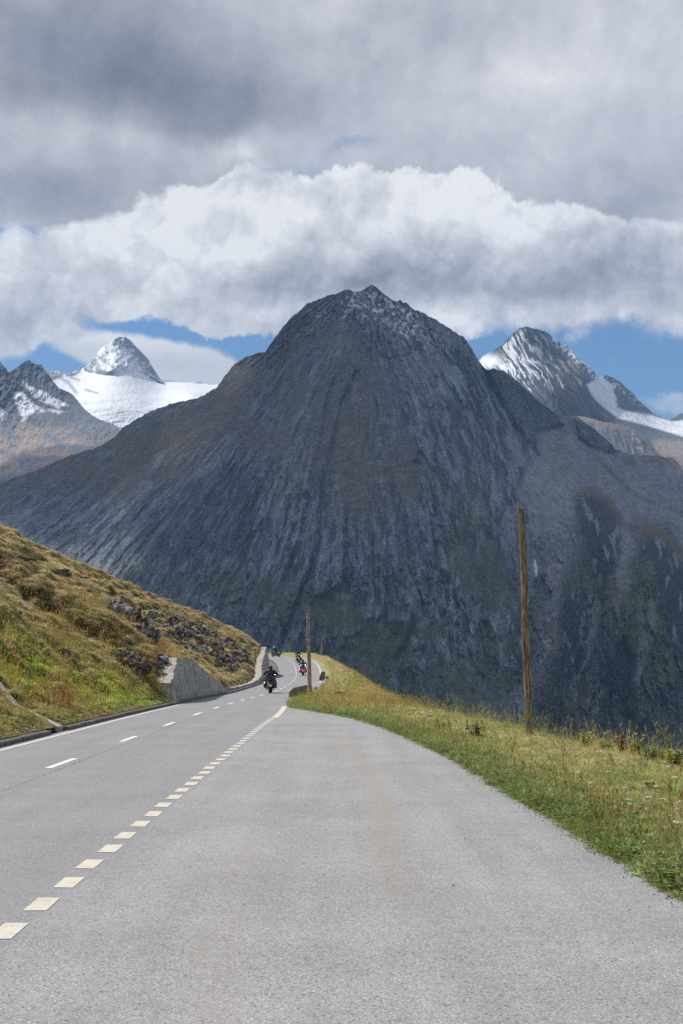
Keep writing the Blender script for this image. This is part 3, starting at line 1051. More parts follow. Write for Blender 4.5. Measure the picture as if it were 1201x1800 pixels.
    olive = inpoly(zx * .5 + px * .5, zy * .5 + py * .5, [(1092, 1000), (1140, 975), (1160, 1080), (1200, 1180), (1150, 1220), (1100, 1120)], 12) + inpoly(zx * .5 + px * .5, zy * .5 + py * .5, [(1000, 985), (1025, 960), (1050, 1040), (1070, 1100), (1040, 1080)], 10) + 0.6 * blob(px, py, 960, 1290, 60, 60)
    col = lerpc(col, C_GRASS * 1.35, np.clip(olive, 0, 1) * 0.75 * sstep(-.5, .1, vr + .3 * r3))
    col = lerpc(col, C_BROWN * 0.75, np.clip(line(px, py, [(1012, 872), (1040, 862), (1070, 880), (1090, 910)], 8) + line(px, py, [(1100, 930), (1150, 928), (1185, 955), (1201, 985)], 9), 0, 1) * 0.8)
    grit = 0.75 + 0.6 * sstep(-.3, .4, fbm(px * 0.16, py * 0.13, 4, 0.7))[..., None]
    ch2 = line(px + wx * 0.12, py, [(985, 860), (1000, 905), (1003, 950)], 20) + line(px + wx * 0.12, py, [(975, 985), (972, 1060), (958, 1130), (935, 1195), (912, 1240), (900, 1290)], 15) + line(px + wx * .2, py, [(1098, 935), (1110, 965), (1095, 990), (1102, 1030)], 10) * .8 \
        + line(px + wx * .2, py, [(1040, 1055), (1042, 1100), (1035, 1140)], 8) * .7 + line(px + wx * .2, py, [(1035, 1150), (1018, 1190), (1010, 1230)], 3) * .7 + line(px + wx * .2, py, [(1055, 1215), (1048, 1240)], 10) * .6 + line(px + wx * .2, py, [(1148, 1060), (1150, 1120)], 6) * .5
    col = lerpc(col, C_SCREE * 1.15 * grit, np.clip(ch2, 0, 1) * 0.85)
    # behind shoulder on the left is paler
    sh = inpoly(px, py, [(378, 690), (412, 630), (468, 612), (440, 665), (400, 700)], 10)
    col = lerpc(col, C_PINK * 0.62, sh * 0.8)
    # snow dusting near the summit
    sn = inpoly(px, py, [(612, 505), (655, 495), (690, 525), (730, 548), (735, 590), (705, 600), (680, 565), (640, 560), (615, 540)], 22)
    sn2 = blob(px, py, 608, 545, 9, 26) * 0.8 + blob(px, py, 565, 556, 22, 26) * 0.3 + blob(px, py, 755, 590, 26, 30) * .35
    sv = sstep(-0.08, 0.28, fbm(px * 0.14 - py * 0.05, py * 0.12, 4, 0.7) + 0.25 * r3)
    col = lerpc(col, C_SNOW, np.clip(sn * 1.05 + sn2, 0, 1) * sv * sstep(0, 8, py - np.interp(px, [600, 650, 720, 800], [514, 506, 540, 590])))
    pat = blob(px, py, 943, 1003, 3.0, 14) + blob(px, py, 940, 990, 2, 8)
    col = lerpc(col, C_SNOW * 0.95, sstep(0.4, 0.7, pat))
    return d, col


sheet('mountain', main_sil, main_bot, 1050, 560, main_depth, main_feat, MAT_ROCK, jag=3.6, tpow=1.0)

# ---- brown cliff spur to the right, beyond
spur_sil = [(940, 760), (985, 742), (1005, 732), (1030, 733), (1060, 742), (1095, 748), (1118, 756), (1138, 772), (1150, 788), (1160, 800), (1180, 812), (1230, 840), (1500, 900)]
spur_bot = [(940, 900), (1500, 960)]
spur_depth = tps([(940, 760, 4300), (1060, 742, 4300), (1160, 800, 4200), (1500, 900, 4500), (1050, 850, 3800), (1201, 880, 3900), (1500, 960, 4000), (940, 900, 3700)])


def spur_feat(px, py):
    r = ridged(px * 0.06 - py * 0.02, py * 0.01, 4, 0.6)
    top = np.interp(px, [p[0] for p in spur_sil], [p[1] for p in spur_sil])
    cl = sstep(4, 10, py - top)
    d = -20 * r * cl
    col = C_PINK * 0.62 + np.zeros(px.shape + (3,))
    col = lerpc(col, C_ROCK * 0.85, cl * (0.75 + 0.3 * r))
    v = line(px, py, [(1103, 758), (1120, 780), (1135, 800)], 8) * sstep(-.1, .5, fbm(px * .2, py * .2, 3))
    col = lerpc(col, C_PINK * 1.4, v)
    col = lerpc(col, C_PINK * 0.8, sstep(1150, 1165, px))
    return d, col


sheet('cliff_spur', spur_sil, spur_bot, 260, 80, spur_depth, spur_feat, MAT_FARROCK, jag=1.0)

# ---- snow streaked peak on the right
rp_sil = [(760, 690), (835, 640), (850, 626), (866, 617), (880, 608), (893, 596), (905, 584), (914, 577), (926, 574), (936, 578), (946, 579), (960, 584), (972, 593), (985, 602), (1003, 612), (1015, 630), (1030, 640),
          (1042, 651), (1052, 663), (1058, 664), (1066, 660), (1080, 665), (1092, 673), (1100, 681), (1112, 690), (1120, 702), (1132, 712), (1150, 728), (1163, 735), (1176, 738), (1186, 735), (1193, 729), (1201, 727), (1260, 700), (1500, 720)]
rp_bot = [(760, 900), (1500, 960)]
rp_depth = tps([(760, 690, 5300), (840, 635, 5500), (926, 574, 5400), (1000, 612, 5700), (1080, 665, 6000), (1150, 728, 6200), (1201, 727, 6600), (1500, 720, 6600), (900, 680, 5000), (980, 680, 4900), (1060, 740, 5100), (1120, 750, 5400), (1201, 790, 5200),
                (760, 900, 4400), (1050, 900, 4300), (1500, 960, 4400), (1201, 900, 4400)])


def rp_feat(px, py):
    wx = fbm(px * 0.02, py * 0.02, 4) * 12
    # strata and snow runnels that fall to the right
    u = (px - 0.62 * (py - 600) + wx)
    r1 = ridged(u * 0.055, py * 0.012, 4, 0.6)
    r2 = fbm(u * 0.16, py * 0.03, 4, 0.65)
    e = polyd(px, py, [(1003, 612), (1020, 650), (1045, 690), (1070, 730)])[0]
    side = np.where(px > np.interp(py, [612, 650, 690, 730], [1003, 1020, 1045, 1070]), e, -e)
    right = sstep(-2, 4, side)
    d = -(26 * r1 + 12 * r2) * (1 - 0.7 * right)
    d = d - 50 * np.exp(-(side / 14) ** 2) * sstep(600, 640, py)
    d = d - 22 * ridged(px * 0.06, py * 0.06, 4, 0.6) * right * 0.6
    col = C_ROCK * 0.7 + np.zeros(px.shape + (3,))
    col = lerpc(col, C_ROCKD * .8, sstep(0.15, -0.2, r2) * 0.8)
    col = lerpc(col, C_BROWN * 0.8, blob(px, py, 1000, 660, 30, 50) * 0.5)
    top = np.interp(px, [p[0] for p in rp_sil], [p[1] for p in rp_sil])
    h = py - top
    sn = sstep(0.0, 0.26, r2 + 0.22 * r1 - 0.20 + 0.25 * (blob(px, py, 905, 630, 50, 45) + blob(px, py, 930, 690, 50, 20)) - sstep(660, 735, py + 0.1 * (1000 - px)) * 0.9)
    sn = sn * (1 - right) * sstep(1, 6, h) * (1 - 0.8 * blob(px, py, 965, 615, 30, 34)) * (1 - 0.8 * blob(px, py, 1010, 660, 22, 50))
    col = lerpc(col, C_SNOW * 0.95, sn * 0.95)
    col = lerpc(col, C_SNOW, blob(px, py, 858, 634, 22, 12) * 1.2)
    # ridge snow on the far side and the right glacier
    rs = line(px, py, [(975, 597), (1005, 622), (1040, 655), (1055, 672)], 7) * sstep(-0.25, 0.15, fbm(px * 0.15, py * 0.15, 4, 0.6))
    col = lerpc(col, C_SNOW, rs * 1.1)
    gl = inpoly(px + wx * 0.4, py, [(1030, 676), (1055, 662), (1085, 670), (1080, 690), (1090, 705), (1085, 715), (1100, 722), (1130, 722), (1160, 735), (1201, 745), (1201, 768), (1165, 757), (1120, 743), (1085, 735), (1060, 715), (1045, 700)], 4)
    gl2 = inpoly(px + wx, py, [(1065, 665), (1080, 668), (1120, 700), (1135, 715), (1115, 712), (1095, 690)], 5) * sstep(-0.1, 0.25, fbm(px * 0.12, py * 0.18, 4, .6))
    rockin = inpoly(px + wx, py, [(1078, 682), (1095, 690), (1125, 712), (1150, 730), (1105, 722), (1085, 708)], 4) * .9
    rockin = np.clip(rockin + inpoly(px, py, [(1060, 664), (1078, 664), (1100, 680), (1078, 677)], 3), 0, 1)
    col = lerpc(col, C_ROCK * 0.8, right * (1 - rs))
    col = lerpc(col, C_SNOW, gl * (1 - rockin))
    col = lerpc(col, C_SNOW * 0.9, gl2 * 0.7)
    low = sstep(0, 10, py - np.interp(px, [1030, 1060, 1085, 1120, 1165, 1201], [690, 722, 738, 747, 760, 770]))
    col = lerpc(col, C_ROCK * 0.95, low * right)
    pk = inpoly(px, py, [(1145, 772), (1201, 775), (1400, 790), (1400, 960), (1180, 900), (1150, 800)], 8)
    col = lerpc(col, C_PINK * 0.85, pk * 0.8)
    col = lerpc(col, C_SNOW * .95, inpoly(px, py, [(1180, 742), (1201, 738), (1205, 752), (1185, 750)], 3))
    return d, col


sheet('snowy_mountain', rp_sil, rp_bot, 620, 260, rp_depth, rp_feat, MAT_FARROCK, jag=1.2)

# ---- dark rocky peaks on the left with the moraine slope beneath
lp_sil = [(-420, 560), (-150, 600), (0, 636), (8, 645), (16, 656), (30, 646), (42, 637), (52, 633), (60, 639), (66, 641), (73, 641), (80, 652), (92, 668), (104, 683), (120, 689), (128, 694), (138, 706), (150, 721), (162, 730), (175, 738), (195, 744), (207, 750), (216, 765), (260, 800), (400, 820)]
lp_sil = [p for i, p in enumerate(lp_sil) if i == 0 or p[0] > lp_sil[i - 1][0]]
lp_bot = [(-420, 1000), (400, 960)]
lp_depth = tps([(-420, 560, 4600), (0, 636, 4700), (52, 633, 4900), (134, 700, 4700), (207, 750, 4400), (400, 820, 4300), (60, 760, 4200), (150, 790, 4050), (0, 800, 4000), (-420, 1000, 3400), (400, 960, 3400), (0, 900, 3500)])


def lp_feat(px, py):
    wx = fbm(px * 0.02, py * 0.02, 4) * 14
    r1 = ridged((px + 0.6 * py + wx) * 0.035, (py - 0.5 * px) * 0.02, 5, 0.6)
    r2 = fbm(px * 0.09, py * 0.09, 5, 0.65)
    up = sstep(735, 700, py + 0.12 * px)
    d = -(32 * r1 * up + 16 * r2 + 12 * r1)
    col = C_ROCK * 1.0 + np.zeros(px.shape + (3,))
    col = lerpc(col, C_ROCKD, up * (0.45 - 0.5 * r2))
    mo = sstep(725, 760, py - 10 * np.sin(px * 0.02))
    col = lerpc(col, C_ROCKL * 0.95, mo * (0.45 + 0.4 * r2))
    pk = blob(px, py, 110, 790, 150, 30) + blob(px, py, 40, 760, 60, 26) * .7 + blob(px, py, 20, 830, 160, 50)
    pk = pk * sstep(-0.3, 0.2, fbm(px * .03, py * .06, 4))
    col = lerpc(col, C_PINK * 1.0, np.clip(pk, 0, 1) * 0.9)
    kn = blob(px, py, 175, 755, 40, 30) * (0.5 + r1)
    col = lerpc(col, C_ROCK * 0.9, np.clip(kn, 0, 1) * .7)
    spk = sstep(0.35, 0.55, gnoise(px * 0.4, py * 0.4)) * mo
    col = lerpc(col, C_ROCKL * 1.3, spk * 0.5)
    nz = fbm(px * 0.1, py * 0.1, 4, 0.6)
    for poly_, a in [([(20, 688), (40, 690), (62, 712), (80, 722), (50, 730), (38, 742), (34, 720)], 1.0), ([(40, 672), (70, 685), (100, 700), (120, 712), (100, 716), (60, 700)], 0.8), ([(0, 716), (14, 728), (0, 735)], 0.7),
                     ([(36, 664), (46, 672), (40, 680)], 0.5), ([(76, 716), (110, 722), (100, 727)], .9)]:
        col = lerpc(col, C_SNOW, inpoly(px + wx * 0.3, py + wx * .2, poly_, 5) * sstep(-0.45, -0.05, nz) * a)
    col = lerpc(col, C_SNOW * .8, sstep(0.25, 0.4, nz) * sstep(665, 690, py) * sstep(760, 735, py) * sstep(60, 0, px) * 0.5)
    return d, col


sheet('rocky_mountain', lp_sil, lp_bot, 480, 300, lp_depth, lp_feat, MAT_FARROCK, jag=1.0)

# ---- glacier with the white pyramid peak
gp_sil = [(-400, 700), (60, 668), (84, 656), (92, 651), (102, 652), (112, 657), (125, 655), (138, 651), (150, 645), (160, 636), (168, 626), (175, 614), (190, 604), (200, 597), (210, 592), (220, 592), (228, 597), (234, 603), (240, 610),
          (250, 620), (262, 633), (268, 645), (276, 657), (285, 671), (305, 672), (330, 673), (342, 672), (350, 671), (360, 673), (368, 677), (390, 676), (480, 690), (700, 720)]
gp_bot = [(-400, 860), (700, 860)]
gp_depth = tps([(-400, 700, 6200), (92, 651, 6000), (150, 645, 6300), (213, 592, 6600), (285, 671, 6700), (350, 671, 7000), (480, 690, 7000), (700, 720, 7000), (200, 650, 6000), (240, 700, 5500), (340, 700, 5700), (170, 710, 5200), (240, 745, 5000),
                (-400, 860, 4600), (250, 860, 4500), (700, 860, 4600)])


def gp_feat(px, py):
    wx = fbm(px * 0.03, py * 0.03, 4) * 8
    r2 = fbm(px * 0.09, py * 0.09, 5, 0.65)
    r3 = ridged((px + wx) * 0.05 + py * 0.03, py * 0.03, 4, 0.6)
    base_l = np.interp(px, [150, 170, 190, 205, 215, 240, 262, 285, 292], [650, 655, 656, 650, 645, 650, 662, 674, 680])
    peak = sstep(2, -2, py - base_l) * sstep(145, 150, px) * sstep(292, 286, px)
    cre = ridged(px * 0.02 + py * 0.01, (py + 0.12 * px) * 0.22 + wx * 0.1, 3, 0.6) * sstep(695, 725, py)
    d = -18 * r2 * (1 - peak) - 48 * r2 * peak - 30 * r3 * peak - 60 * peak * sstep(590, 650, py) - 12 * cre
    # a ridge line splits the pyramid
    rd = polyd(px, py, [(213, 592), (205, 620), (210, 650)])[0]
    d = d - 40 * np.exp(-(rd / 20) ** 2) * peak
    col = C_SNOW * 0.98 + np.zeros(px.shape + (3,))
    # rock on the pyramid: edges and right flank
    rockm = line(px, py, [(213, 596), (240, 614), (262, 640), (285, 672)], 12) * 1.2 + line(px, py, [(170, 626), (160, 645)], 6) + line(px, py, [(165, 648), (190, 656), (205, 652), (212, 648)], 3.5) * 1.3 \
        + line(px, py, [(212, 648), (240, 652), (265, 664), (285, 675)], 3.0) * 1.2 + line(px, py, [(205, 597), (225, 598)], 7) * 1.0 + line(px, py, [(170, 626), (185, 634), (200, 648)], 2) * .7
    rockm = rockm * sstep(-0.25, 0.1, r2 + 0.2 * r3)
    col = lerpc(col, C_ROCK * 1.05, np.clip(rockm, 0, 1) * peak)
    col = lerpc(col, C_ROCK * 1.5, peak * sstep(0.0, 0.3, r2 + 0.2 * r3) * 0.75)
    lf = inpoly(px, py, [(60, 640), (90, 640), (150, 640), (140, 655), (128, 662), (108, 662), (60, 690)], 4) * sstep(-0.3, 0.0, r2)
    col = lerpc(col, C_ROCK * 0.95, lf)
    lf2 = line(px, py, [(125, 664), (140, 668)], 1.6) + line(px, py, [(150, 685), (172, 691)], 1.6) + line(px, py, [(100, 660), (120, 672), (134, 690)], 3) * .8
    col = lerpc(col, C_ROCK, np.clip(lf2, 0, 1) * .8)
    col = lerpc(col, C_ROCK, blob(px, py, 352, 672, 12, 2.5))
    gst = fbm(px * 0.010 + wx * .04, (py + 0.10 * px) * 0.11, 5, 0.65) * (0.35 + 0.65 * sstep(690, 715, py))
    col = lerpc(col, np.array([0.55, 0.57, 0.62]), np.clip(gst * 2.6 + cre * 0.5, 0, 1) * (1 - peak))
    return d, col


sheet('glacier', gp_sil, gp_bot, 700, 230, gp_depth, gp_feat, MAT_SNOW, jag=0.5)

# ---- the valley floor that runs out to the horizon
gx = np.linspace(-14000, 14000, 60)
gy = np.linspace(-9000, 16000, 60)
GX, GY = np.meshgrid(gx, gy)
GZ = -520 + 60 * fbm(GX * 0.0006, GY * 0.0006, 4)
vcol = lerpc(np.zeros(GX.shape + (3,)) + C_GRASS, C_ROCK, sstep(-0.3, 0.4, fbm(GX * 0.002, GY * 0.002, 4)))
o = mesh_np('valley_floor', np.stack([GX, GY, GZ], -1), grid_faces(60, 60), MAT_ROCK, col=vcol)
tag(o, kind='structure')

# ---- unseen cloud, added left of and above the view to shade the central mountain
MAT_SHADE_CLOUD = plain_mat('shade_cloud_vapour', (0.85, 0.86, 0.88), 1.0, 0.03, 0.01, spec=0.0)
cr_ = random.Random(12)
cnt = MAT_SHADE_CLOUD.node_tree
cpb = next(n for n in cnt.nodes if n.type == 'BSDF_PRINCIPLED')
ctr = cnt.nodes.new('ShaderNodeBsdfTransparent')
cmx = cnt.nodes.new('ShaderNodeMixShader')
cmx.inputs[0].default_value = 0.36
cnt.links.new(cpb.outputs[0], cmx.inputs[1])
cnt.links.new(ctr.outputs[0], cmx.inputs[2])
cnt.links.new(cmx.outputs[0], next(n for n in cnt.nodes if n.type == 'OUTPUT_MATERIAL').inputs[0])
cmx.inputs[0].default_value = 0.67
cb = MB()
for k in range(75):
    a, r = cr_.uniform(0, 6.283), math.sqrt(cr_.random())
    w = cr_.uniform(260, 520) * (1.15 - 0.5 * r)
    cb.ell((-1900 + 1700 * r * math.cos(a), 3800 + 1350 * r * math.sin(a), 3250 + cr_.uniform(-60, 140)), (w * 2.1, w * 1.9, w * 0.8), 14, 9)
for (x_, y_) in ((-1500, 3650), (-1250, 3950), (-1150, 3500)):  # more lumps added to block sun that leaked onto the right flank
    for q_ in range(2):
        cb.ell((x_ + 150 * q_, y_ + 90 * q_, 3300), (1150, 1000, 420 + 60 * q_), 14, 9)
cl = cb.build('cloud', MAT_SHADE_CLOUD, smooth=True)
tag(cl, kind='stuff')

# ================================================================== ROAD
# stations along the road: Y-like parameter, left edge, centre line, right edge, height
RS = np.array([
    # s,   Lx,    Ly,   Cx,    Cy,    Rx,    Ry,    z
    (-40, -7.15, -40, -4.95, -40, -2.15, -40, 0.0),
    (0, -7.15, 0, -4.95, 0, -2.15, 0, 0.0),
    (30, -7.15, 30, -4.95, 30, -2.15, 30, 0.0),
    (50, -7.05, 50, -4.90, 50, -2.17, 50, 0.0),
    (60, -6.92, 60, -4.78, 60, -2.38, 60, -0.02),
    (70, -6.78, 70, -4.55, 70, -2.45, 70, -0.05),
    (81, -6.50, 81, -4.28, 81, -2.15, 81, -0.09),
    (92, -6.32, 92, -4.08, 92, -1.95, 92, -0.05),
    (110, -6.20, 110, -4.03, 110, -1.78, 110, 0.05),
    (125, -6.30, 125, -4.25, 125, -1.85, 125, 0.18),
    (139, -6.60, 139, -4.58, 139, -2.10, 139, 0.35),
    (150, -6.95, 150, -4.95, 150, -2.30, 150, 0.65),
    (165, -7.70, 165, -5.60, 165, -2.70, 165, 1.12),
    (180, -8.80, 179, -6.45, 180, -3.55, 181, 1.65),
    (192, -10.2, 189, -7.70, 191, -4.90, 193, 2.08),
    (203, -12.8, 196, -10.3, 199.5, -7.80, 203.5, 2.38),
    (214, -18.0, 200, -15.5, 204.5, -13.5, 209.5, 2.5),
    (230, -32.0, 203, -31.0, 208, -30.0, 213, 2.4),
    (250, -52.0, 204, -51.0, 209, -50.0, 214, 2.0),
])
_s = RS[:, 0]


def smooth_interp(s, col):
    # Catmull-Rom through the stations
    s = np.asarray(s, float)
    v = RS[:, col]
    i = np.clip(np.searchsorted(_s, s, side='right') - 1, 0, len(_s) - 2)
    h = _s[i + 1] - _s[i]
    t = (s - _s[i]) / h
    g = np.gradient(v, _s)
    m0, m1 = g[i] * h, g[i + 1] * h
    return (2 * t**3 - 3 * t**2 + 1) * v[i] + (t**3 - 2 * t**2 + t) * m0 + (-2 * t**3 + 3 * t**2) * v[i + 1] + (t**3 - t**2) * m1


def road_pt(s, u):
    """u: 0 left edge, .5 centre line, 1 right edge line"""
    s = np.asarray(s, float)
    L = np.stack([smooth_interp(s, 1), smooth_interp(s, 2)], -1)
    R = np.stack([smooth_interp(s, 5), smooth_interp(s, 6)], -1)
    Cc = np.stack([smooth_interp(s, 3), smooth_interp(s, 4)], -1)
    z = smooth_interp(s, 7)
    u = np.asarray(u, float)
    a = np.clip(u * 2, None, 1)[..., None]
    b = np.clip(u * 2 - 1, 0, None)[..., None]
    p = L + (Cc - L) * a + (R - Cc) * b
    return np.concatenate([p, z[..., None]], -1)


# asphalt edge on the right (grass line), with the lay-by
EDGE = np.array([(-40, 3.2), (0, 2.95), (6, 2.75), (10.3, 2.57), (13, 2.43), (16, 2.36), (18.3, 2.24), (22, 2.13), (26.5, 1.93), (31, 1.62), (36.6, 1.16), (40, 0.72), (43.2, 0.30), (46, -0.25), (48.5, -0.80), (51, -1.4), (53.3, -2.0),
                 (58, -2.28), (62, -2.48), (68, -2.62), (72, -2.5), (76, -2.2), (81, -1.95), (92, -1.72), (110, -1.5), (125, -1.45), (139, -1.65), (150, -1.82), (165, -2.2), (180, -3.0), (192, -4.3), (203, -7.2), (214, -13.2), (230, -30.0), (250, -50)])


def edge_pt(s):
    s = np.asarray(s, float)
    ex = np.interp(s, EDGE[:, 0], EDGE[:, 1])
    r = road_pt(s, np.ones_like(s))
    over = s > 170
    y = np.where(s > 170, r[..., 1] + 0.5 * np.clip((s - 170) / 20, 0, 1.6), r[..., 1])
    return np.stack([ex, y, r[..., 2]], -1)


ss = np.concatenate([np.linspace(-40, 0, 20), np.arange(0.25, 60, 0.25), np.arange(60, 250, 1.0)])
ncross = 26
uu = np.linspace(0, 1, ncross)
L0 = road_pt(ss, np.zeros_like(ss))
L0[:, 0] -= 0.02
E0 = edge_pt(ss)
E0[:, 0] += 0.05 + 0.07 * fbm(ss * 1.1, ss * 0, 4, 0.7) * (ss < 60)
# 18 cm under the turf so that the grass edge grows over it
RV = L0[:, None] + (E0 - L0)[:, None] * uu[None, :, None]
crown = 0.0
road = mesh_np('road', RV, grid_faces(len(ss), ncross), MAT_ASPHALT)
tag(road, kind='structure')


def ribbon(name, s0, s1, off, w, mat, n=12, lift=0.004, u=None, x=None, parent=road):
    """painted line between stations, at lateral offset off from the u line"""
    s = np.linspace(s0, s1, n)
    p = road_pt(s, np.full_like(s, u))
    t = np.gradient(p[:, :2], axis=0)
    t /= np.linalg.norm(t, axis=1)[:, None]
    nr = np.stack([t[:, 1], -t[:, 0]], -1)
    a = p.copy()
    b = p.copy()
    a[:, :2] += nr * (off - w / 2)
    b[:, :2] += nr * (off + w / 2)
    a[:, 2] += lift
    b[:, 2] += lift
    V = np.stack([a, b], 1)
    return mesh_np(name, V, grid_faces(n, 2), mat, parent=parent)


# cream blocks along the lay-by: positions read from their spacing (1.02 m)
blk_y0 = on_plane(20, 1636)[1]
s = blk_y0 - 6 * 1.02
k = 0
while s < 43.5:
    h = 0.27
    me_s = np.array([s - h, s + h])
    V = []
    cx = -2.23 + 0.012 * random.uniform(-1, 1) + (0.0 if s < 40 else (s - 40) * 0.012)
    skew = 0.0
    for yy in me_s:
        V += [(cx - 0.085 + random.uniform(-.006, .006), yy + random.uniform(-.012, .012), 0.004), (cx + 0.085 + random.uniform(-.006, .006), yy + random.uniform(-.012, .012), 0.004)]
    mesh_np('marking_block', V, [(0, 1, 3, 2)], MAT_CREAM, parent=road)
    s += 1.02 * (1 - 0.0012 * k)
    k += 1
ribbon('edge_line', 43.8, 55.5, 0.0, 0.2, MAT_CREAM, 20, u=1.0)
ribbon('edge_line', 112, 200, 0.0, 0.16, MAT_CREAM, 60, u=1.0)
ribbon('edge_line', -10, 57, 0.24, 0.14, MAT_CREAM, 60, u=0.0)
# white centre dashes
for s0 in [-6.9, 0.7, 8.3, 15.9, 23.4, 31.0, 38.5, 46.0, 52.5, 58.5, 64.0, 69.5, 75, 80.5, 86, 91.5, 97, 102.5, 108, 113.5, 119, 124.5, 130, 135.5, 141, 146.5, 152, 157.5, 163, 168.5, 174, 179.5, 185]:
    ribbon('centre_dash', s0, s0 + (2.3 if s0 < 60 else 1.9), 0.0, 0.13, MAT_WHITE, 5, u=0.5)

# ================================================================== LEFT HILLSIDE
# wall: face polyline (x, y), top height, thickness
WALL = np.array([(59.2, 0.85), (61.8, 1.93), (64.2, 1.92), (67.0, 1.82), (69.2, 1.55), (72, 1.22), (75, 0.88), (78, 0.58), (81, 0.30), (84, 0.17), (92, 0.16), (100, 0.24), (106, 0.36), (112, 0.62), (118, 1.25), (124, 1.85), (130, 2.35), (134, 3.0), (139, 3.2), (142, 2.8), (146, 2.15), (151, 1.6), (157, 1.0)])


def wall_x(y):
    return np.interp(y, [50, 59, 67, 75, 84, 92, 100, 106, 112, 118, 124, 130, 140, 150, 158], [-7.35, -7.32, -7.12, -6.98, -6.75, -6.62, -6.5, -6.45, -6.5, -6.8, -7.05, -7.2, -7.45, -7.9, -8.3])


def road_z(y):
    return np.interp(y, RS[:, 0], RS[:, 7])


ridge_px = [(88, -60, 898), (93, 0, 930), (97, 50, 952), (101, 100, 974), (105, 150, 996), (110, 200, 1021), (117, 260, 1046), (124, 300, 1062), (133, 350, 1081), (142, 400, 1104), (150, 430, 1124), (158, 448, 1135), (163, 455, 1139)]
st = [(-30, -8, -0.0, -30), (0, -33, 16, 0), (30, -33, 17.0, 30), (60, -33, 17.0, 60), (78, -29, 14.5, 78)]
hs_key = []      # station: kerb xyz, ridge xyz
for Y in (-30, -10, 10, 30, 45, 57, 66, 76):
    hs_key.append((Y, None, (-34 if Y < 60 else -34 + (Y - 60) * 0.35, Y, 18.0 - max(0, Y - 50) * 0.1)))
for Y, px, py in ridge_px:
    r = at(px, py, float(Y))
    hs_key.append((Y, None, tuple(r)))
hs_key.append((172, None, (-11.6, 171, 2.35)))
hs_key.append((182, None, (-13.0, 180, 1.9)))
hk = np.array([k_[0] for k_ in hs_key], float)
hr = np.array([k_[2] for k_ in hs_key], float)


def hill_foot(y):
    x = road_pt(np.asarray(y, float), np.zeros_like(np.asarray(y, float)))[..., 0] - 0.30
    x = np.where(y >= 157, np.interp(y, [157, 163, 172, 182], [-8.7, -9.3, -10.9, -12.6]), x)
    z = road_z(y) + 0.10
    inw = (y > 60.0) & (y < 158)
    wt_ = np.interp(y, WALL[:, 0], WALL[:, 1])
    x = np.where(inw, wall_x(y) - 0.35, x)
    z = np.where(inw, np.maximum(wt_ - 0.30, road_z(y) + .02), z)
    # beside the raised end of the wall the ground stays low
    return x, z


NYH, NVH = 900, 330
ys = np.concatenate([np.linspace(-30, 20, 60), np.linspace(20.2, 182, NYH - 60)])
vv = np.linspace(0, 1, NVH)
fx, fz = hill_foot(ys)
ks = 3
rx = np.interp(ys, hk, hr[:, 0])
ry = np.interp(ys, hk, hr[:, 1])
rz = np.interp(ys, hk, hr[:, 2])
foot = np.stack([fx, ys, fz], -1)
ridge = np.stack([rx, ry, rz], -1)


def hill_base(i_frac, v):
    """foot->ridge with a slightly hollow foot"""
    f = np.stack([np.interp(i_frac, np.arange(len(ys)), foot[:, k_]) for k_ in range(3)], -1)
    r = np.stack([np.interp(i_frac, np.arange(len(ys)), ridge[:, k_]) for k_ in range(3)], -1)
    p = f + (r - f) * v[..., None]
    wdt = np.abs(r[..., 0] - f[..., 0])
    dist = wdt * v
    hollow = -0.55 * np.exp(-((dist - 2.2) / 2.0) ** 2) * sstep(0, 1.2, dist) * sstep(60, 50, p[..., 1])
    p[..., 2] += hollow + np.sin(v * math.pi) * 0.25
    return p, dist


OUT = [(178, 1062), (205, 1060), (228, 1075), (250, 1095), (262, 1120), (268, 1140), (248, 1138), (225, 1110), (200, 1090), (185, 1080)]
OUT2 = [(195, 1160), (230, 1158), (250, 1170), (255, 1185), (238, 1200), (215, 1190), (195, 1180)]
OUT3 = [(255, 1080), (300, 1082), (345, 1098), (400, 1120), (436, 1146), (440, 1170), (410, 1185), (370, 1165), (330, 1150), (290, 1142), (265, 1125)]


def outcrop_mask(px, py):
    w = fbm(px * 0.03, py * 0.03, 4) * 18
    return np.clip(inpoly(px + w, py + w, OUT, 12) + inpoly(px + w, py, OUT2, 12) + 0.95 * inpoly(px + w, py + w * .5, OUT3, 16), 0, 1)


def hill_relief(p, px, py, dist):
    """normal displacement"""
    a, b = p[..., 0] * 1.0, p[..., 1]
    n = 0.55 * fbm(a * 0.16, b * 0.07, 4) + 0.42 * fbm(a * 0.8, b * 0.34, 4, 0.6) + 0.26 * np.abs(fbm(a * 1.9 + 3, b * 0.95, 3, 0.6)) * 1.6 - 0.1
    # down-slope runnels in the scree cut
    oc = outcrop_mask(px, py)
    run = ridged(b * 0.42 + a * 0.12, a * 0.3, 4, 0.6)
    n = n + oc * (1.1 * run - 0.8 + 0.6 * ridged(a * 1.4, b * 0.8, 3, 0.6))
    # terracettes
    n = n + 0.10 * np.sin(dist * 5.5 + 3 * fbm(a * 0.3, b * 0.12, 3)) * sstep(3, 6, dist) * (1 - oc)
    return n * sstep(0.0, 1.6, dist)


IF, VV = np.meshgrid(np.arange(len(ys), dtype=float), vv, indexing='ij')
HP, HD = hill_base(IF, VV)
hpx, hpy = project(HP)
HN = hill_relief(HP, hpx, hpy, HD)
edge_fade = sstep(1.0, 0.94, VV) * 0.75 + 0.25
HP[..., 2] += HN * edge_fade * 0.85
HP[..., 0] += HN * edge_fade * 0.5
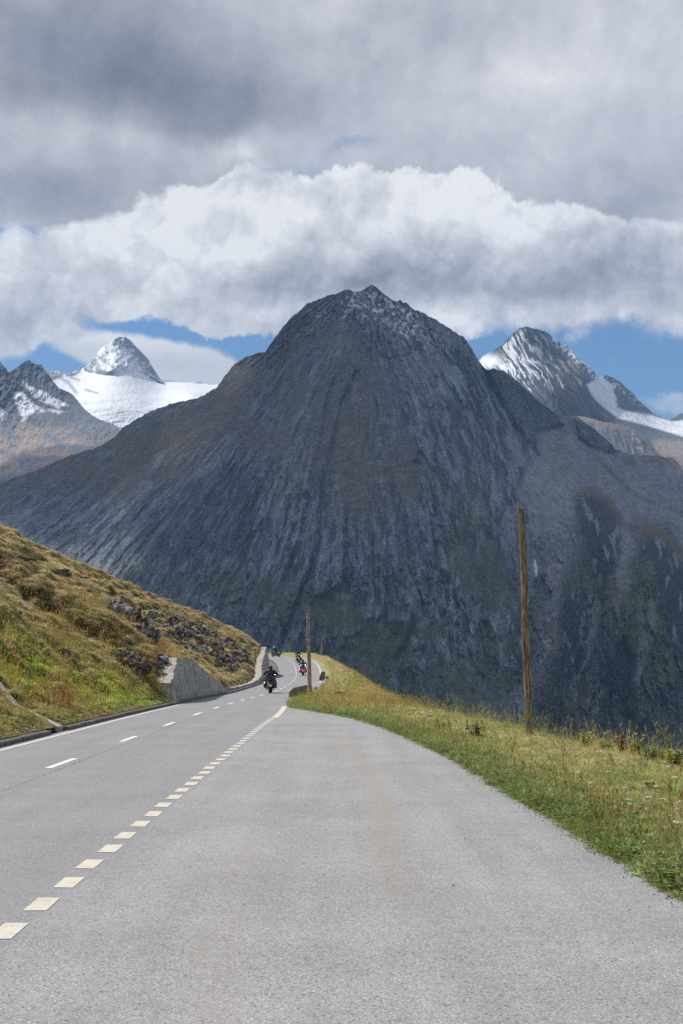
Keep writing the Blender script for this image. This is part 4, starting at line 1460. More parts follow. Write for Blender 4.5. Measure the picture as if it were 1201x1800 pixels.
# rows beyond the crest, falling away behind
bk = []
for w in (0.4, 1.2, 3, 7, 16, 40, 110):
    q = HP[:, -1].copy()
    q[:, 0] -= w * 0.9
    q[:, 1] += w * 0.25
    q[:, 2] -= w * 0.62 * min(1, 0.3 + w / 6)
    bk.append(q)
HALL = np.concatenate([HP, np.stack(bk, 1)], 1)

C_SOILB = np.array([0.135, 0.100, 0.060])
C_SOILD = np.array([0.075, 0.062, 0.048])
C_STRAW = np.array([0.57, 0.455, 0.225])
C_OLIVE = np.array([0.38, 0.345, 0.125])
C_LIME = np.array([0.50, 0.56, 0.12])
C_RED = np.array([0.30, 0.12, 0.055])
C_RUBB = np.array([0.20, 0.19, 0.18])


def hill_tint(px, py, dist, a, b):
    """turf colour zones of the hillside"""
    n1 = fbm(a * 0.22, b * 0.10, 4, 0.6)
    n2 = fbm(a * 0.9 + 5, b * 0.4, 4, 0.6)
    c = np.zeros(px.shape + (3,)) + C_STRAW
    c = lerpc(c, C_OLIVE, sstep(-0.1, 0.4, n1 + 0.5 * n2) * 0.55)
    c = lerpc(c, C_SOILB * 1.4, sstep(-0.1, -0.45, n1 - 0.4 * n2) * 0.7)
    # lower part greener
    sil = np.interp(px, [0, 100, 200, 300, 400, 455], [930, 975, 1021, 1062, 1104, 1139])
    low = sstep(95, 190, py - sil)
    c = lerpc(c, C_OLIVE * 1.05, low * sstep(-0.4, 0.2, n2) * 0.6)
    lime = blob(px, py, 40, 1180, 75, 26) + blob(px, py, 60, 1195, 30, 14) + blob(px, py, 175, 1215, 55, 22) + blob(px, py, 10, 1130, 40, 30) * 0.6 + blob(px, py, 270, 1232, 30, 10) + blob(px, py, 15, 1240, 30, 12) * .7 + blob(px, py, 120, 1232, 60, 16) * .4 + blob(px, py, 225, 1235, 60, 12) * .5
    lime = lime * sstep(-0.35, 0.1, n2)
    c = lerpc(c, C_LIME, np.clip(lime * 1.1, 0, 1))
    red = blob(px, py, 105, 1165, 14, 8) + blob(px, py, 110, 1238, 18, 9) * .8 + blob(px, py, 90, 1245, 60, 10) * 0.4 + blob(px, py, 20, 1285, 50, 12) * 0.3 + blob(px, py, 175, 1262, 25, 6) * .5
    c = lerpc(c, C_RED * 1.2, np.clip(red, 0, 1) * sstep(-0.3, 0.2, n2))
    return c


hpx2, hpy2 = project(HP)
ht = hill_tint(hpx2, hpy2, HD, HP[..., 0], HP[..., 1]) * 0.42
oc = outcrop_mask(hpx, hpy)
nn = fbm(HP[..., 0] * 1.8, HP[..., 1] * 0.9, 4, 0.65)
ht = lerpc(ht, C_SOILD, sstep(0.2, -0.25, nn) * 0.55)
ht = lerpc(ht, C_SOILB * 0.8, oc)
ht = lerpc(ht, C_RUBB, oc * sstep(0.05, 0.35, nn) * .8)
ht = lerpc(ht, C_SOILD * .5, oc * sstep(0.1, -0.25, nn) * 0.9)
hcol = np.concatenate([ht, np.repeat(ht[:, -1:], len(bk), 1)], 1)
hillside = mesh_np('hillside', HALL, grid_faces(HALL.shape[0], HALL.shape[1]), MAT_SOIL, col=hcol)
tag(hillside, kind='structure')

# ================================================================== RIGHT VERGE AND SLOPE
# station parameter s (as for the road edge): crest position
CREST = np.array([(-40, 9.0, -40, 0.2), (0, 8.2, 0, 0.15), (10, 7.4, 10, 0.08), (18, 6.6, 18, 0.02), (23.6, 6.0, 23.6, 0.0), (28.8, 5.35, 28.8, 0.0), (33, 4.75, 33.3, 0.0), (38, 4.2, 38.5, 0.03), (43, 3.6, 44, 0.03), (52, 2.7, 52, -0.02), (60, 2.45, 60, -0.2),
                  (70, 2.4, 70, -0.34), (80, 2.5, 80, -0.36), (90, 2.4, 90, -0.25), (110, 1.75, 110, 0.0), (128, 1.2, 128, 0.35), (145, 0.75, 145, 0.80), (160, -0.05, 161, 1.27), (172, -0.9, 174, 1.75), (185, -2.0, 189, 2.35), (195, -3.9, 201, 2.85), (205, -6.6, 210, 3.05), (214, -11.5, 217, 3.05), (230, -30, 222, 2.9), (250, -50, 224, 2.6)])


def crest_pt(s):
    return np.stack([np.interp(s, CREST[:, 0], CREST[:, k_]) for k_ in (1, 2, 3)], -1)


sv_ = np.concatenate([np.linspace(-40, 4, 40), np.arange(4.3, 62, 0.14), np.arange(62, 250, 0.7)])
E1 = edge_pt(sv_)
E1[:, 0] += -0.03 + 0.09 * fbm(sv_ * 1.1, sv_ * 0 + 8, 4, 0.7)
C1 = crest_pt(sv_)
nv = 64
vv2 = np.linspace(0, 1, nv)
VP = E1[:, None] + (C1 - E1)[:, None] * vv2[None, :, None]
vd = np.linalg.norm(VP - E1[:, None], axis=-1)
rel = 0.05 * sstep(0, 0.3, vd) + 0.10 * fbm(VP[..., 0] * 0.9, VP[..., 1] * 0.9, 4) * sstep(0, 0.8, vd) + 0.15 * fbm(VP[..., 0] * 0.25, VP[..., 1] * 0.15, 3) * sstep(0, 2, vd)
VP[..., 2] += rel - 0.015
out = []
cd = C1 - E1
cd[:, 2] = 0
cdn = cd / np.linalg.norm(cd, axis=1)[:, None]
for w in (0.3, 0.8, 1.6, 3, 5, 8, 12, 18, 26, 38, 55, 80, 130, 220, 400, 800):
    q = VP[:, -1].copy()
    q += cdn * w
    q[:, 2] -= w * 0.72 * min(1, 0.25 + w / 4) + 0.0
    q[:, 2] += 0.4 * fbm(q[:, 0] * 0.2, q[:, 1] * 0.2, 4) * min(w, 6) * 0.3
    out.append(q)
VALL = np.concatenate([VP, np.stack(out, 1)], 1)


def verge_tint(px, py, a, b, vd_):
    n1 = fbm(a * 0.5, b * 0.35, 4, 0.6)
    n2 = fbm(a * 2.1 + 5, b * 1.5, 3, 0.6)
    c = np.zeros(px.shape + (3,)) + np.array([0.46, 0.46, 0.19])
    c = lerpc(c, np.array([0.60, 0.50, 0.28]), sstep(-0.1, 0.35, n1) * 0.75)
    c = lerpc(c, np.array([0.25, 0.29, 0.10]), sstep(0.8, 0.1, vd_ + 0.9 * n2) * sstep(60, 50, b) * 0.85)
    c = lerpc(c, np.array([0.25, 0.31, 0.09]), sstep(0.05, 0.4, -n1 + 0.4 * n2) * 0.6)
    far = sstep(50, 62, b)
    cf = np.zeros(px.shape + (3,)) + np.array([0.50, 0.46, 0.20])
    cf = lerpc(cf, np.array([0.48, 0.34, 0.18]), np.clip(line(px, py, [(560, 1150), (620, 1185), (690, 1240), (740, 1253)], 10) + blob(px, py, 560, 1205, 30, 8) * .6 + blob(px, py, 655, 1232, 22, 7), 0, 1) * sstep(-.3, .2, n2) * .8)
    cf = lerpc(cf, np.array([0.33, 0.38, 0.09]), (blob(px, py, 620, 1195, 26, 12) + blob(px, py, 530, 1235, 30, 10)) * 0.8)
    c = lerpc(c, cf, far)
    return c


vpx, vpy = project(VALL)
vda = np.linalg.norm(VALL - E1[:, None], axis=-1)
vcol = verge_tint(vpx, vpy, VALL[..., 0], VALL[..., 1], vda) * 0.6
verge = mesh_np('verge', VALL, grid_faces(VALL.shape[0], VALL.shape[1]), MAT_SOIL, col=vcol)
tag(verge, kind='structure')

from mathutils.bvhtree import BVHTree

# ================================================================== picking points on the terrain
def _bvh(o):
    me = o.data
    v = np.empty(len(me.vertices) * 3, np.float32)
    me.vertices.foreach_get('co', v)
    f = np.empty(len(me.loops), np.int32)
    me.loops.foreach_get('vertex_index', f)
    return BVHTree.FromPolygons(v.reshape(-1, 3).tolist(), f.reshape(-1, 4).tolist())


BVH_H = _bvh(hillside)
BVH_V = _bvh(verge)
BVH_R = _bvh(road)


def hit(px, py, which=None):
    x, y, z = pdir(px, py)
    d = Vector((float(x), float(y), float(z))).normalized()
    best = None
    for b in ([BVH_H, BVH_V, BVH_R] if which is None else [which]):
        p, n, i, t = b.ray_cast(Vector((0, 0, CAMZ)), d)
        if p is not None and (best is None or t < best[2]):
            best = (p, n, t)
    return best


def drop(x, y, which):
    p, n, i, t = which.ray_cast(Vector((x, y, 60)), Vector((0, 0, -1)))
    return p


# ================================================================== plant prototypes (kept out of the scene, instanced)
PROTO = {}


def proto_coll(name, objs):
    c = bpy.data.collections.new(name)
    for k, o in enumerate(objs):
        o.name = '%s_%s' % ('abcdefghij'[k], o.name)
    for o in objs:
        for k in list(o.users_collection):
            k.objects.unlink(o)
        c.objects.link(o)
    PROTO[name] = c
    return c


def leaf_mat(name, inst=True, transl=0.35, col=None):
    m, nt, b, out = new_mat(name)
    if inst:
        a = N(nt, 'ShaderNodeAttribute', attribute_name='gcol', attribute_type='INSTANCER')
        c0 = a.outputs['Color']
    else:
        rgb = N(nt, 'ShaderNodeRGB')
        rgb.outputs[0].default_value = tuple(col) + (1,)
        c0 = rgb.outputs[0]
    v = N(nt, 'ShaderNodeAttribute', attribute_name='tint')
    c = MIX(nt, 1.0, c0, v.outputs['Color'], 'MULTIPLY')
    nt.links.new(c, b.inputs['Base Color'])
    b.inputs['Roughness'].default_value = 0.6
    b.inputs['Specular IOR Level'].default_value = 0.25
    tr = N(nt, 'ShaderNodeBsdfTranslucent')
    nt.links.new(c, tr.inputs[0])
    mx = N(nt, 'ShaderNodeMixShader')
    mx.inputs[0].default_value = transl
    nt.links.new(b.outputs[0], mx.inputs[1])
    nt.links.new(tr.outputs[0], mx.inputs[2])
    nt.links.new(mx.outputs[0], out.inputs[0])
    return m


MAT_LEAF = leaf_mat('grass_blades')
SR = random.Random(3)


class Blades:
    def __init__(s):
        s.V = []
        s.F = []
        s.C = []

    def blade(s, base, az, lean, L, w, segs=3, droop=0.6, col=(1, 1, 1), tip=0.15, roll=None):
        """a curved tapering strip"""
        ax, ay = math.cos(az), math.sin(az)
        r = SR.uniform(0, math.pi) if roll is None else roll
        wx, wy = -math.sin(az + r * 0.3), math.cos(az + r * 0.3)
        b = len(s.V)
        p = Vector(base)
        th = lean
        for i in range(segs + 1):
            t = i / segs
            ww = w * (1 - (1 - tip) * t ** 1.5) / 2
            k = 0.55 + 0.6 * t
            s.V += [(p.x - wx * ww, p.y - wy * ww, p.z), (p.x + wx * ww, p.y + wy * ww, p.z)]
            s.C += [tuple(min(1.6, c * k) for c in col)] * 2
            d = L / segs
            p = p + Vector((ax * math.sin(th), ay * math.sin(th), math.cos(th))) * d
            th += droop / segs * 1.6
        for i in range(segs):
            q = b + 2 * i
            s.F.append((q, q + 1, q + 3, q + 2))

    def leaf(s, base, az, lean, L, w, col=(1, 1, 1)):
        """a broad pointed leaf"""
        ax, ay = math.cos(az), math.sin(az)
        d = Vector((ax * math.sin(lean), ay * math.sin(lean), math.cos(lean)))
        sd = Vector((-ay, ax, 0))
        up = sd.cross(d)
        p = Vector(base)
        b = len(s.V)
        prof = [(0, .08), (.3, .9), (.6, 1.0), (.85, .55), (1, .03)]
        for t, k in prof:
            q = p + d * (L * t) - Vector((0, 0, 1)) * (0.25 * L * t * t)
            s.V += [tuple(q - sd * w * k / 2 + up * w * k * .12), tuple(q + sd * w * k / 2 + up * w * k * .12)]
            s.C += [col] * 2
        for i in range(len(prof) - 1):
            q = b + 2 * i
            s.F.append((q, q + 1, q + 3, q + 2))

    def build(s, name, mat):
        return mesh_np(name, s.V, s.F, mat, smooth=True, col=s.C)


def rc(lo=0.7, hi=1.3, warm=0.12):
    k = SR.uniform(lo, hi)
    w = SR.uniform(-warm, warm)
    return (k * (1 + w), k, k * (1 - w))


def make_tuft(name, n, R, L, w, segs=2, droop=0.8, seed_heads=0, dry=0.15, up=0.5):
    B = Blades()
    for i in range(n):
        a = SR.uniform(0, 6.283)
        r = R * math.sqrt(SR.random())
        c = rc()
        if SR.random() < dry:
            c = (1.35, 1.2, 0.95)
        B.blade((r * math.cos(a), r * math.sin(a), -0.02), a + SR.gauss(0, 0.9), abs(SR.gauss(0, up)), L * SR.uniform(0.5, 1.15), w * SR.uniform(.7, 1.3), segs, droop * SR.uniform(.5, 1.4), c)
    for i in range(seed_heads):
        a = SR.uniform(0, 6.283)
        r = R * SR.random()
        h = L * SR.uniform(1.3, 2.2)
        ln = abs(SR.gauss(0, .16))
        base = Vector((r * math.cos(a), r * math.sin(a), 0))
        B.blade(base, a, ln, h, w * 0.5, 2, 0.15, (1.0, .9, .7), 0.8)
        tipp = base + Vector((math.cos(a) * math.sin(ln + .1), math.sin(a) * math.sin(ln + .1), math.cos(ln + .1))) * h * .86
        for k in range(3):
            B.blade(tipp + Vector((0, 0, k * h * .04)), SR.uniform(0, 6.28), .5, h * .13, w * 1.6, 1, .4, (1.0, 0.8, .6), .2)
    return B.build(name, MAT_LEAF)


def make_tussock(name, n, R, L, w, k=1.0):
    """grass cushion: arching blades all round"""
    B = Blades()
    for i in range(n):
        a = SR.uniform(0, 6.283)
        r = R * SR.random() ** 0.7
        t = r / R
        B.blade((r * 0.7 * math.cos(a), r * 0.7 * math.sin(a), -0.05 + (1 - t * t) * R * 0.35), a + SR.gauss(0, .35), 0.15 + t * 0.8, L * SR.uniform(.6, 1.1), w * SR.uniform(.7, 1.4), 3, 1.3 * SR.uniform(.6, 1.3), rc(.6, 1.35))
    return B.build(name, MAT_LEAF)


def make_weed(name, n, R, L, lw):
    B = Blades()
    for i in range(n):
        a = SR.uniform(0, 6.283)
        r = R * math.sqrt(SR.random())
        h = L * SR.uniform(0.1, 1.0)
        c = rc(.7, 1.4, .15)
        B.leaf((r * math.cos(a), r * math.sin(a), h * 0.7), a + SR.gauss(0, .8), SR.uniform(.5, 1.5), lw * 2.2 * SR.uniform(.6, 1.2), lw * SR.uniform(.6, 1.1), c)
    return B.build(name, MAT_LEAF)


proto_coll('near_grass', [make_tuft('tuft_a', 34, 0.09, 0.075, 0.0045, 2, .9), make_tuft('tuft_b', 30, 0.10, 0.10, 0.005, 2, .9, 1, .35), make_tuft('tuft_c', 34, 0.08, 0.055, 0.0045, 2, .9, 0, .4),
                          make_tuft('tuft_d', 26, 0.09, 0.19, 0.006, 3, .8, 3, .25, .35), make_weed('weed_a', 26, 0.09, .07, .026), make_weed('weed_b', 26, 0.08, .13, .02),
                          make_tuft('tuft_e', 14, 0.07, 0.28, 0.0055, 3, .5, 4, .4, .25)])
proto_coll('far_grass', [make_tuft('clump_a', 40, 0.20, 0.16, 0.016, 2, .9), make_tuft('clump_b', 34, 0.22, 0.22, 0.018, 2, .8, 4, .35), make_weed('bush_a', 46, 0.20, .20, .055), make_tuft('clump_c', 26, 0.2, 0.34, 0.016, 2, .6, 6, .3, .3)])
proto_coll('tussocks', [make_tussock('tussock_a', 130, 0.24, 0.24, 0.017), make_tussock('tussock_b', 120, 0.20, 0.30, 0.017), make_tussock('tussock_c', 110, 0.28, 0.20, 0.018),
                        make_tuft('turf_a', 44, 0.2, 0.11, 0.018, 2, .9), make_weed('herb_a', 44, 0.18, .16, .05)])


def make_rock_mesh(name, seed, dims=(1, 1, 1), n=16, mat=None, rough=0.0):
    import bmesh
    r = random.Random(seed)
    bm = bmesh.new()
    for i in range(n):
        v = Vector((r.gauss(0, 1), r.gauss(0, 1), r.gauss(0, 1))).normalized() * r.uniform(.7, 1.1)
        bm.verts.new((v.x * dims[0] / 2, v.y * dims[1] / 2, v.z * dims[2] / 2))
    bmesh.ops.convex_hull(bm, input=bm.verts)
    bmesh.ops.delete(bm, geom=[v for v in bm.verts if not v.link_faces], context='VERTS')
    if rough:
        m = min(dims)
        for lv in range(3):
            bmesh.ops.subdivide_edges(bm, edges=bm.edges[:], cuts=1, use_grid_fill=True)
            bm.normal_update()
            k = rough * m * (0.55 ** lv)
            for v in bm.verts:
                c = v.co / m
                q = float(gnoise(c.x * 1.7 * 2 ** lv + seed, (c.y + c.z * 1.6) * 1.7 * 2 ** lv + c.z)) - abs(float(gnoise(c.z * 3.1 * 2 ** lv, c.x * 1.2 * 2 ** lv + c.y + seed * .7)))
                v.co += v.normal * k * q
        bmesh.ops.triangulate(bm, faces=bm.faces[:])
    me = bpy.data.meshes.new(name)
    bm.to_mesh(me)
    bm.free()
    if mat:
        me.materials.append(mat)
    o = bpy.data.objects.new(name, me)
    COL.objects.link(o)
    return o


def rock_inst_mat():
    m, nt, b, out = new_mat('rubble_stone')
    a = N(nt, 'ShaderNodeAttribute', attribute_name='gcol', attribute_type='INSTANCER')
    g = N(nt, 'ShaderNodeNewGeometry')
    n = NOISE(nt, g.outputs['Position'], 5.0, 6, .65)
    k = RANGE(nt, n.outputs[0], .3, .7, .55, 1.3)
    cc = N(nt, 'ShaderNodeCombineColor')
    for i in range(3):
        nt.links.new(k, cc.inputs[i])
    nt.links.new(MIX(nt, 1.0, a.outputs['Color'], cc.outputs[0], 'MULTIPLY'), b.inputs['Base Color'])
    b.inputs['Roughness'].default_value = .9
    b.inputs['Specular IOR Level'].default_value = .2
    nt.links.new(BUMP(nt, n.outputs[0], .6, .05), b.inputs['Normal'])
    return m


MAT_RUBBLE = rock_inst_mat()
proto_coll('rubble', [make_rock_mesh('rub_%s' % c, i, d, 14, MAT_RUBBLE) for i, (c, d) in enumerate(zip('abcde', [(1, .8, .5), (1, .6, .6), (1.2, .7, .35), (.8, .8, .7), (1.4, .5, .5)]))])


def scatter(name, P, rot, scl, idx, col, coll, kind='stuff'):
    P = np.asarray(P, np.float32)
    n = len(P)
    me = bpy.data.meshes.new(name)
    me.vertices.add(n)
    me.vertices.foreach_set('co', P.ravel())
    a = me.attributes.new('rot', 'FLOAT_VECTOR', 'POINT')
    a.data.foreach_set('vector', np.asarray(rot, np.float32).ravel())
    a = me.attributes.new('scl', 'FLOAT', 'POINT')
    a.data.foreach_set('value', np.asarray(scl, np.float32))
    a = me.attributes.new('pick', 'INT', 'POINT')
    a.data.foreach_set('value', np.asarray(idx, np.int32))
    a = me.attributes.new('gcol', 'FLOAT_COLOR', 'POINT')
    c = np.ones((n, 4), np.float32)
    c[:, :3] = col
    a.data.foreach_set('color', c.ravel())
    o = bpy.data.objects.new(name, me)
    COL.objects.link(o)
    ng = bpy.data.node_groups.new(name + '_nodes', 'GeometryNodeTree')
    ng.interface.new_socket('Geometry', in_out='INPUT', socket_type='NodeSocketGeometry')
    ng.interface.new_socket('Geometry', in_out='OUTPUT', socket_type='NodeSocketGeometry')
    gi = ng.nodes.new('NodeGroupInput')
    go = ng.nodes.new('NodeGroupOutput')
    iop = ng.nodes.new('GeometryNodeInstanceOnPoints')
    ci = ng.nodes.new('GeometryNodeCollectionInfo')
    ci.inputs['Collection'].default_value = PROTO[coll]
    ci.inputs['Separate Children'].default_value = True
    ci.inputs['Reset Children'].default_value = True

    def attr(nm, t):
        k = ng.nodes.new('GeometryNodeInputNamedAttribute')
        k.data_type = t
        k.inputs[0].default_value = nm
        return next(s for s in k.outputs if s.enabled and s.name == 'Attribute')
    ng.links.new(gi.outputs[0], iop.inputs['Points'])
    ng.links.new(ci.outputs[0], iop.inputs['Instance'])
    iop.inputs['Pick Instance'].default_value = True
    ng.links.new(attr('pick', 'INT'), iop.inputs['Instance Index'])
    e2r = ng.nodes.new('FunctionNodeEulerToRotation')
    ng.links.new(attr('rot', 'FLOAT_VECTOR'), e2r.inputs[0])
    ng.links.new(e2r.outputs[0], iop.inputs['Rotation'])
    ng.links.new(attr('scl', 'FLOAT'), iop.inputs['Scale'])
    ng.links.new(iop.outputs[0], go.inputs[0])
    md = o.modifiers.new('scatter', 'NODES')
    md.node_group = ng
    tag(o, kind=kind)
    return o


def grid_sample(G, n, weight=None, jmax=None):
    """n random points on a grid mesh, by area"""
    A = G[:-1, :-1]
    e1 = G[1:, :-1] - A
    e2 = G[:-1, 1:] - A
    ar = np.linalg.norm(np.cross(e1, e2), axis=-1)
    if weight is not None:
        ar = ar * weight[:-1, :-1]
    pr = ar.ravel() / ar.sum()
    k = rng.choice(len(pr), n, p=pr)
    i, j = np.unravel_index(k, ar.shape)
    a, b = rng.random(n)[:, None], rng.random(n)[:, None]
    P = G[i, j] * (1 - a) * (1 - b) + G[i + 1, j] * a * (1 - b) + G[i, j + 1] * (1 - a) * b + G[i + 1, j + 1] * a * b
    nrm = np.cross(e1[i, j], e2[i, j])
    nrm /= np.linalg.norm(nrm, axis=1)[:, None] + 1e-9
    nrm = np.where(nrm[:, 2:3] < 0, -nrm, nrm)
    return P, nrm, i, j


def rots(n, nrm=None, follow=0.4):
    r = np.zeros((n, 3))
    r[:, 2] = rng.uniform(0, 6.283, n)
    r[:, 0] = rng.normal(0, 0.08, n)
    r[:, 1] = rng.normal(0, 0.08, n)
    return r


def jit(col, n, v=0.18, w=0.06):
    k = 1 + rng.normal(0, v, n)[:, None]
    k = np.clip(k, .5, 1.6)
    h = rng.normal(0, w, n)
    return np.clip(col * k * np.stack([1 + h, 1 + 0 * h, 1 - h], -1), 0.005, 0.9)


p0 = Vector((-7.45, 35.6, .06))
h1 = hit(0, 1228)[0]


def drain_clear(x, y):
    d, _ = polyd(x, y, [(p0.x, p0.y), (p0.x + (h1.x - p0.x) * 1.5, p0.y + (h1.y - p0.y) * 1.5)])
    return (d > 0.45).astype(float)


# ------------------------------------------------------------------ left hillside vegetation
vis = (hpx > -60) & (hpx < 520) & (HP[..., 1] > 20) & (VV < 0.999)
wgt = vis * np.clip((60.0 / np.maximum(HP[..., 1], 20)) ** 1.0, 0.25, 2.2)
# no plants on the bare rock
ocm = outcrop_mask(hpx, hpy)
dens = 0.12 + 0.88 * sstep(-0.3, 0.15, fbm(HP[..., 0] * 0.9, HP[..., 1] * 0.45, 3))
wt1 = wgt * (1 - 0.90 * ocm) * dens * drain_clear(HP[..., 0], HP[..., 1])
n = 30000
P, nr, i, j = grid_sample(HP, n, wt1)
px_, py_ = project(P)
dd_ = HD[i, j]
c = hill_tint(px_, py_, dd_, P[:, 0], P[:, 1])
silh = np.interp(px_, [0, 100, 200, 300, 400, 455], [930, 975, 1021, 1062, 1104, 1139])
low = sstep(110, 190, py_ - silh)
u = rng.random(n)
idx = np.where(u < 0.7 - 0.6 * low, rng.integers(0, 3, n), np.where(u < 0.9 - 0.2 * low, 3, 4))
sc = rng.uniform(0.6, 1.45, n) * (1 + 0.25 * fbm(P[:, 0] * .3, P[:, 1] * .15, 3))
sc = np.where(idx >= 3, rng.uniform(.6, 1.2, n), sc)
sc *= np.clip(dd_ / 0.8, 0.35, 1)
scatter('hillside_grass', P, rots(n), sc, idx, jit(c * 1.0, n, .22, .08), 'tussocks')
# herbs and finer grass by the kerb
wt2 = wgt * (HD < 5.0) * (HP[..., 1] < 75) * (1 - ocm) * drain_clear(HP[..., 0], HP[..., 1])
n = 9000
P, nr, i, j = grid_sample(HP, n, wt2)
px_, py_ = project(P)
c = hill_tint(px_, py_, HD[i, j], P[:, 0], P[:, 1])
idx = rng.choice([0, 1, 2, 3], n, p=[.34, .24, .32, .10])
dark = (idx == 2)[:, None]
c = np.where(dark, c * np.array([.6, .85, .55]), c)
scatter('roadside_herbs', P, rots(n), rng.uniform(.45, 1.0, n) * np.clip(HD[i, j] / 0.5, .35, 1), idx, jit(c, n, .22, .1), 'far_grass')
# rubble on the cut slope
wt3 = vis * np.clip(ocm + 0.03 * sstep(.1, .5, fbm(HP[..., 0] * .5, HP[..., 1] * .2, 3)) + 0.25 * blob(hpx, hpy, 430, 1195, 40, 16) + .2 * blob(hpx, hpy, 150, 1210, 60, 20) + .6 * blob(hpx, hpy, 285, 1170, 12, 16), 0, 1)
n = 11000
P, nr, i, j = grid_sample(HP, n, wt3)
sc = np.clip(rng.lognormal(-1.75, .6, n), .06, .9)
g = (rng.random(n) ** 1.6 * .30 + .08)[:, None] * np.array([1.06, 1.0, .9])
r = rots(n)
r[:, :2] = rng.normal(0, .5, (n, 2))
P[:, 2] += 0.05 * sc
scatter('hillside_rubble', P, r, sc, rng.integers(0, 5, n), g, 'rubble')

# ------------------------------------------------------------------ verge grass on the right
G = VALL[:, :nv + 7]
gpx, gpy = project(G)
gvd = np.linalg.norm(G - E1[:, None], axis=-1)
Yg = G[..., 1]
beyond = np.zeros(G.shape[:2])
beyond[:, nv:] = 1
w = (gpx > -50) & (gpx < 2300) & (gpy < 2600) & ((gpx < 1330) | (Yg > 5)) & (Yg > 5) & (Yg < 60)
w = w * np.clip(22.0 / np.maximum(Yg, 7), .3, 2.2)
n = 98000
P, nr, i, j = grid_sample(G, n, w)
px_, py_ = project(P)
d_ = gvd[i, j]
bey = beyond[i, j] > 0
c = verge_tint(px_, py_, P[:, 0], P[:, 1], d_)
u = rng.random(n)
nz = fbm(P[:, 0] * 1.6, P[:, 1] * 1.2, 3)
edge = sstep(1.5, 0.3, d_ + 1.3 * nz)
idx = np.where(u < .48, 0, np.where(u < .85, 2, np.where(u < .94, 1, np.where(u < .98, 4, 3))))
u2 = rng.random(n)
e_idx = np.where(u2 < .16, 0, np.where(u2 < .30, 1, np.where(u2 < .40, 3, np.where(u2 < .68, 4, np.where(u2 < .96, 5, 6)))))
idx = np.where(rng.random(n) < edge * .9, e_idx, idx)
crest_m = sstep(0.9, 0.2, np.abs(d_ - np.linalg.norm((C1 - E1)[i], axis=1)))
idx = np.where((rng.random(n) < 0.10 * crest_m * np.where(P[:, 1] < 32, .45, 1)), rng.choice([3, 6], n), idx)
sc = rng.uniform(.6, 1.4, n) * np.clip(d_ / 0.12, .45, 1) * np.where(rng.random(n) < edge * .3, 1.5, 1)
tall = (idx == 3) | (idx == 6)
sc = np.where(tall, sc * .85, sc)
grn = ((idx == 4) | (idx == 5))[:, None]
c = np.where(grn, c * .35 + np.array([.13, .21, .05]) * .75, c)
c = np.where((rng.random(n) < .05)[:, None] & (edge[:, None] > .4), np.array([.30, .16, .05]), c)
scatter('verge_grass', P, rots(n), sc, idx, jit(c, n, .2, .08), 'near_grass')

w = ((Yg > 48) & (Yg < 235) & (gpx > 380)) * np.clip(90.0 / np.maximum(Yg, 40), .4, 2)
stony = blob(gpx, gpy, 600, 1192, 30, 14) * 0.55
w = w * (1 - stony)
n = 34000
P, nr, i, j = grid_sample(G, n, w)
px_, py_ = project(P)
c = verge_tint(px_, py_, P[:, 0], P[:, 1], gvd[i, j])
idx = rng.choice([0, 1, 2, 3], n, p=[.55, .33, .07, .05])
sc = rng.uniform(.35, .8, n) * np.clip(gvd[i, j] / .6, .45, 1) * np.where(P[:, 1] > 140, .9, 1)
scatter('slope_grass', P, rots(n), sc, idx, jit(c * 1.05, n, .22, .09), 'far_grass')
# stones on the far slope
w = ((Yg > 60) & (Yg < 200)) * np.clip(blob(gpx, gpy, 600, 1190, 34, 14) + blob(gpx, gpy, 640, 1222, 30, 10) + .7 * blob(gpx, gpy, 598, 1222, 24, 5) + .5 * blob(gpx, gpy, 510, 1150, 40, 4), 0, 1)
n = 260
P, nr, i, j = grid_sample(G, n, w + 1e-9)
sc = np.clip(rng.lognormal(-1.7, .45, n), .08, .45)
r = rots(n)
r[:, :2] = rng.normal(0, .4, (n, 2))
scatter('slope_stones', P, r, sc, rng.integers(0, 5, n), rng.uniform(.15, .42, n)[:, None] * np.array([1.03, 1, .95]), 'rubble')
# grit along the asphalt edge and a few crumbs on it
n = 900
sg = rng.uniform(9, 55, n)
Pg = edge_pt(sg)
Pg[:, 0] += rng.normal(-0.03, .05, n) - (rng.random(n) < .10) * rng.exponential(1.1, n)
Pg[:, 2] = 0.004
r = rots(n)
scatter('roadside_grit', Pg, r, rng.uniform(.008, .026, n), rng.integers(0, 5, n), rng.uniform(.08, .32, n)[:, None] * np.array([1.05, 1, .9]), 'rubble')

# ================================================================== KERB
kerb = empty('kerb', (0, 0, 0))
tag(kerb, kind='structure')
s = 20.0
while s < 186:
    ln = 1.0 if s < 100 else 2.0
    if not (34.3 < s + .5 < 36.0):
        g = 0.012
        q = road_pt(np.array([s + g, s + ln - g]), np.array([0.0, 0.0]))
        a, b = Vector(q[0]), Vector(q[1])
        t = (b - a).normalized()
        nrm = Vector((-t.y, t.x, 0))
        hgt = 0.105 + random.uniform(-.008, .008)
        wd = 0.17
        o1 = nrm * (0.0 + random.uniform(-.006, .006))
        mb = MB()
        vs = []
        for p in (a, b):
            p = p + o1
            vs += [p + Vector((0, 0, -.1)), p + Vector((0, 0, hgt - .02)), p + nrm * .025 + Vector((0, 0, hgt)), p + nrm * wd + Vector((0, 0, hgt)), p + nrm * wd + Vector((0, 0, -.1))]
        mb.add(vs, [(0, 1, 6, 5), (1, 2, 7, 6), (2, 3, 8, 7), (3, 4, 9, 8), (4, 3, 2, 1, 0), (5, 6, 7, 8, 9)])
        mb.build('kerb_stone', MAT_KERB, kerb)
    s += ln


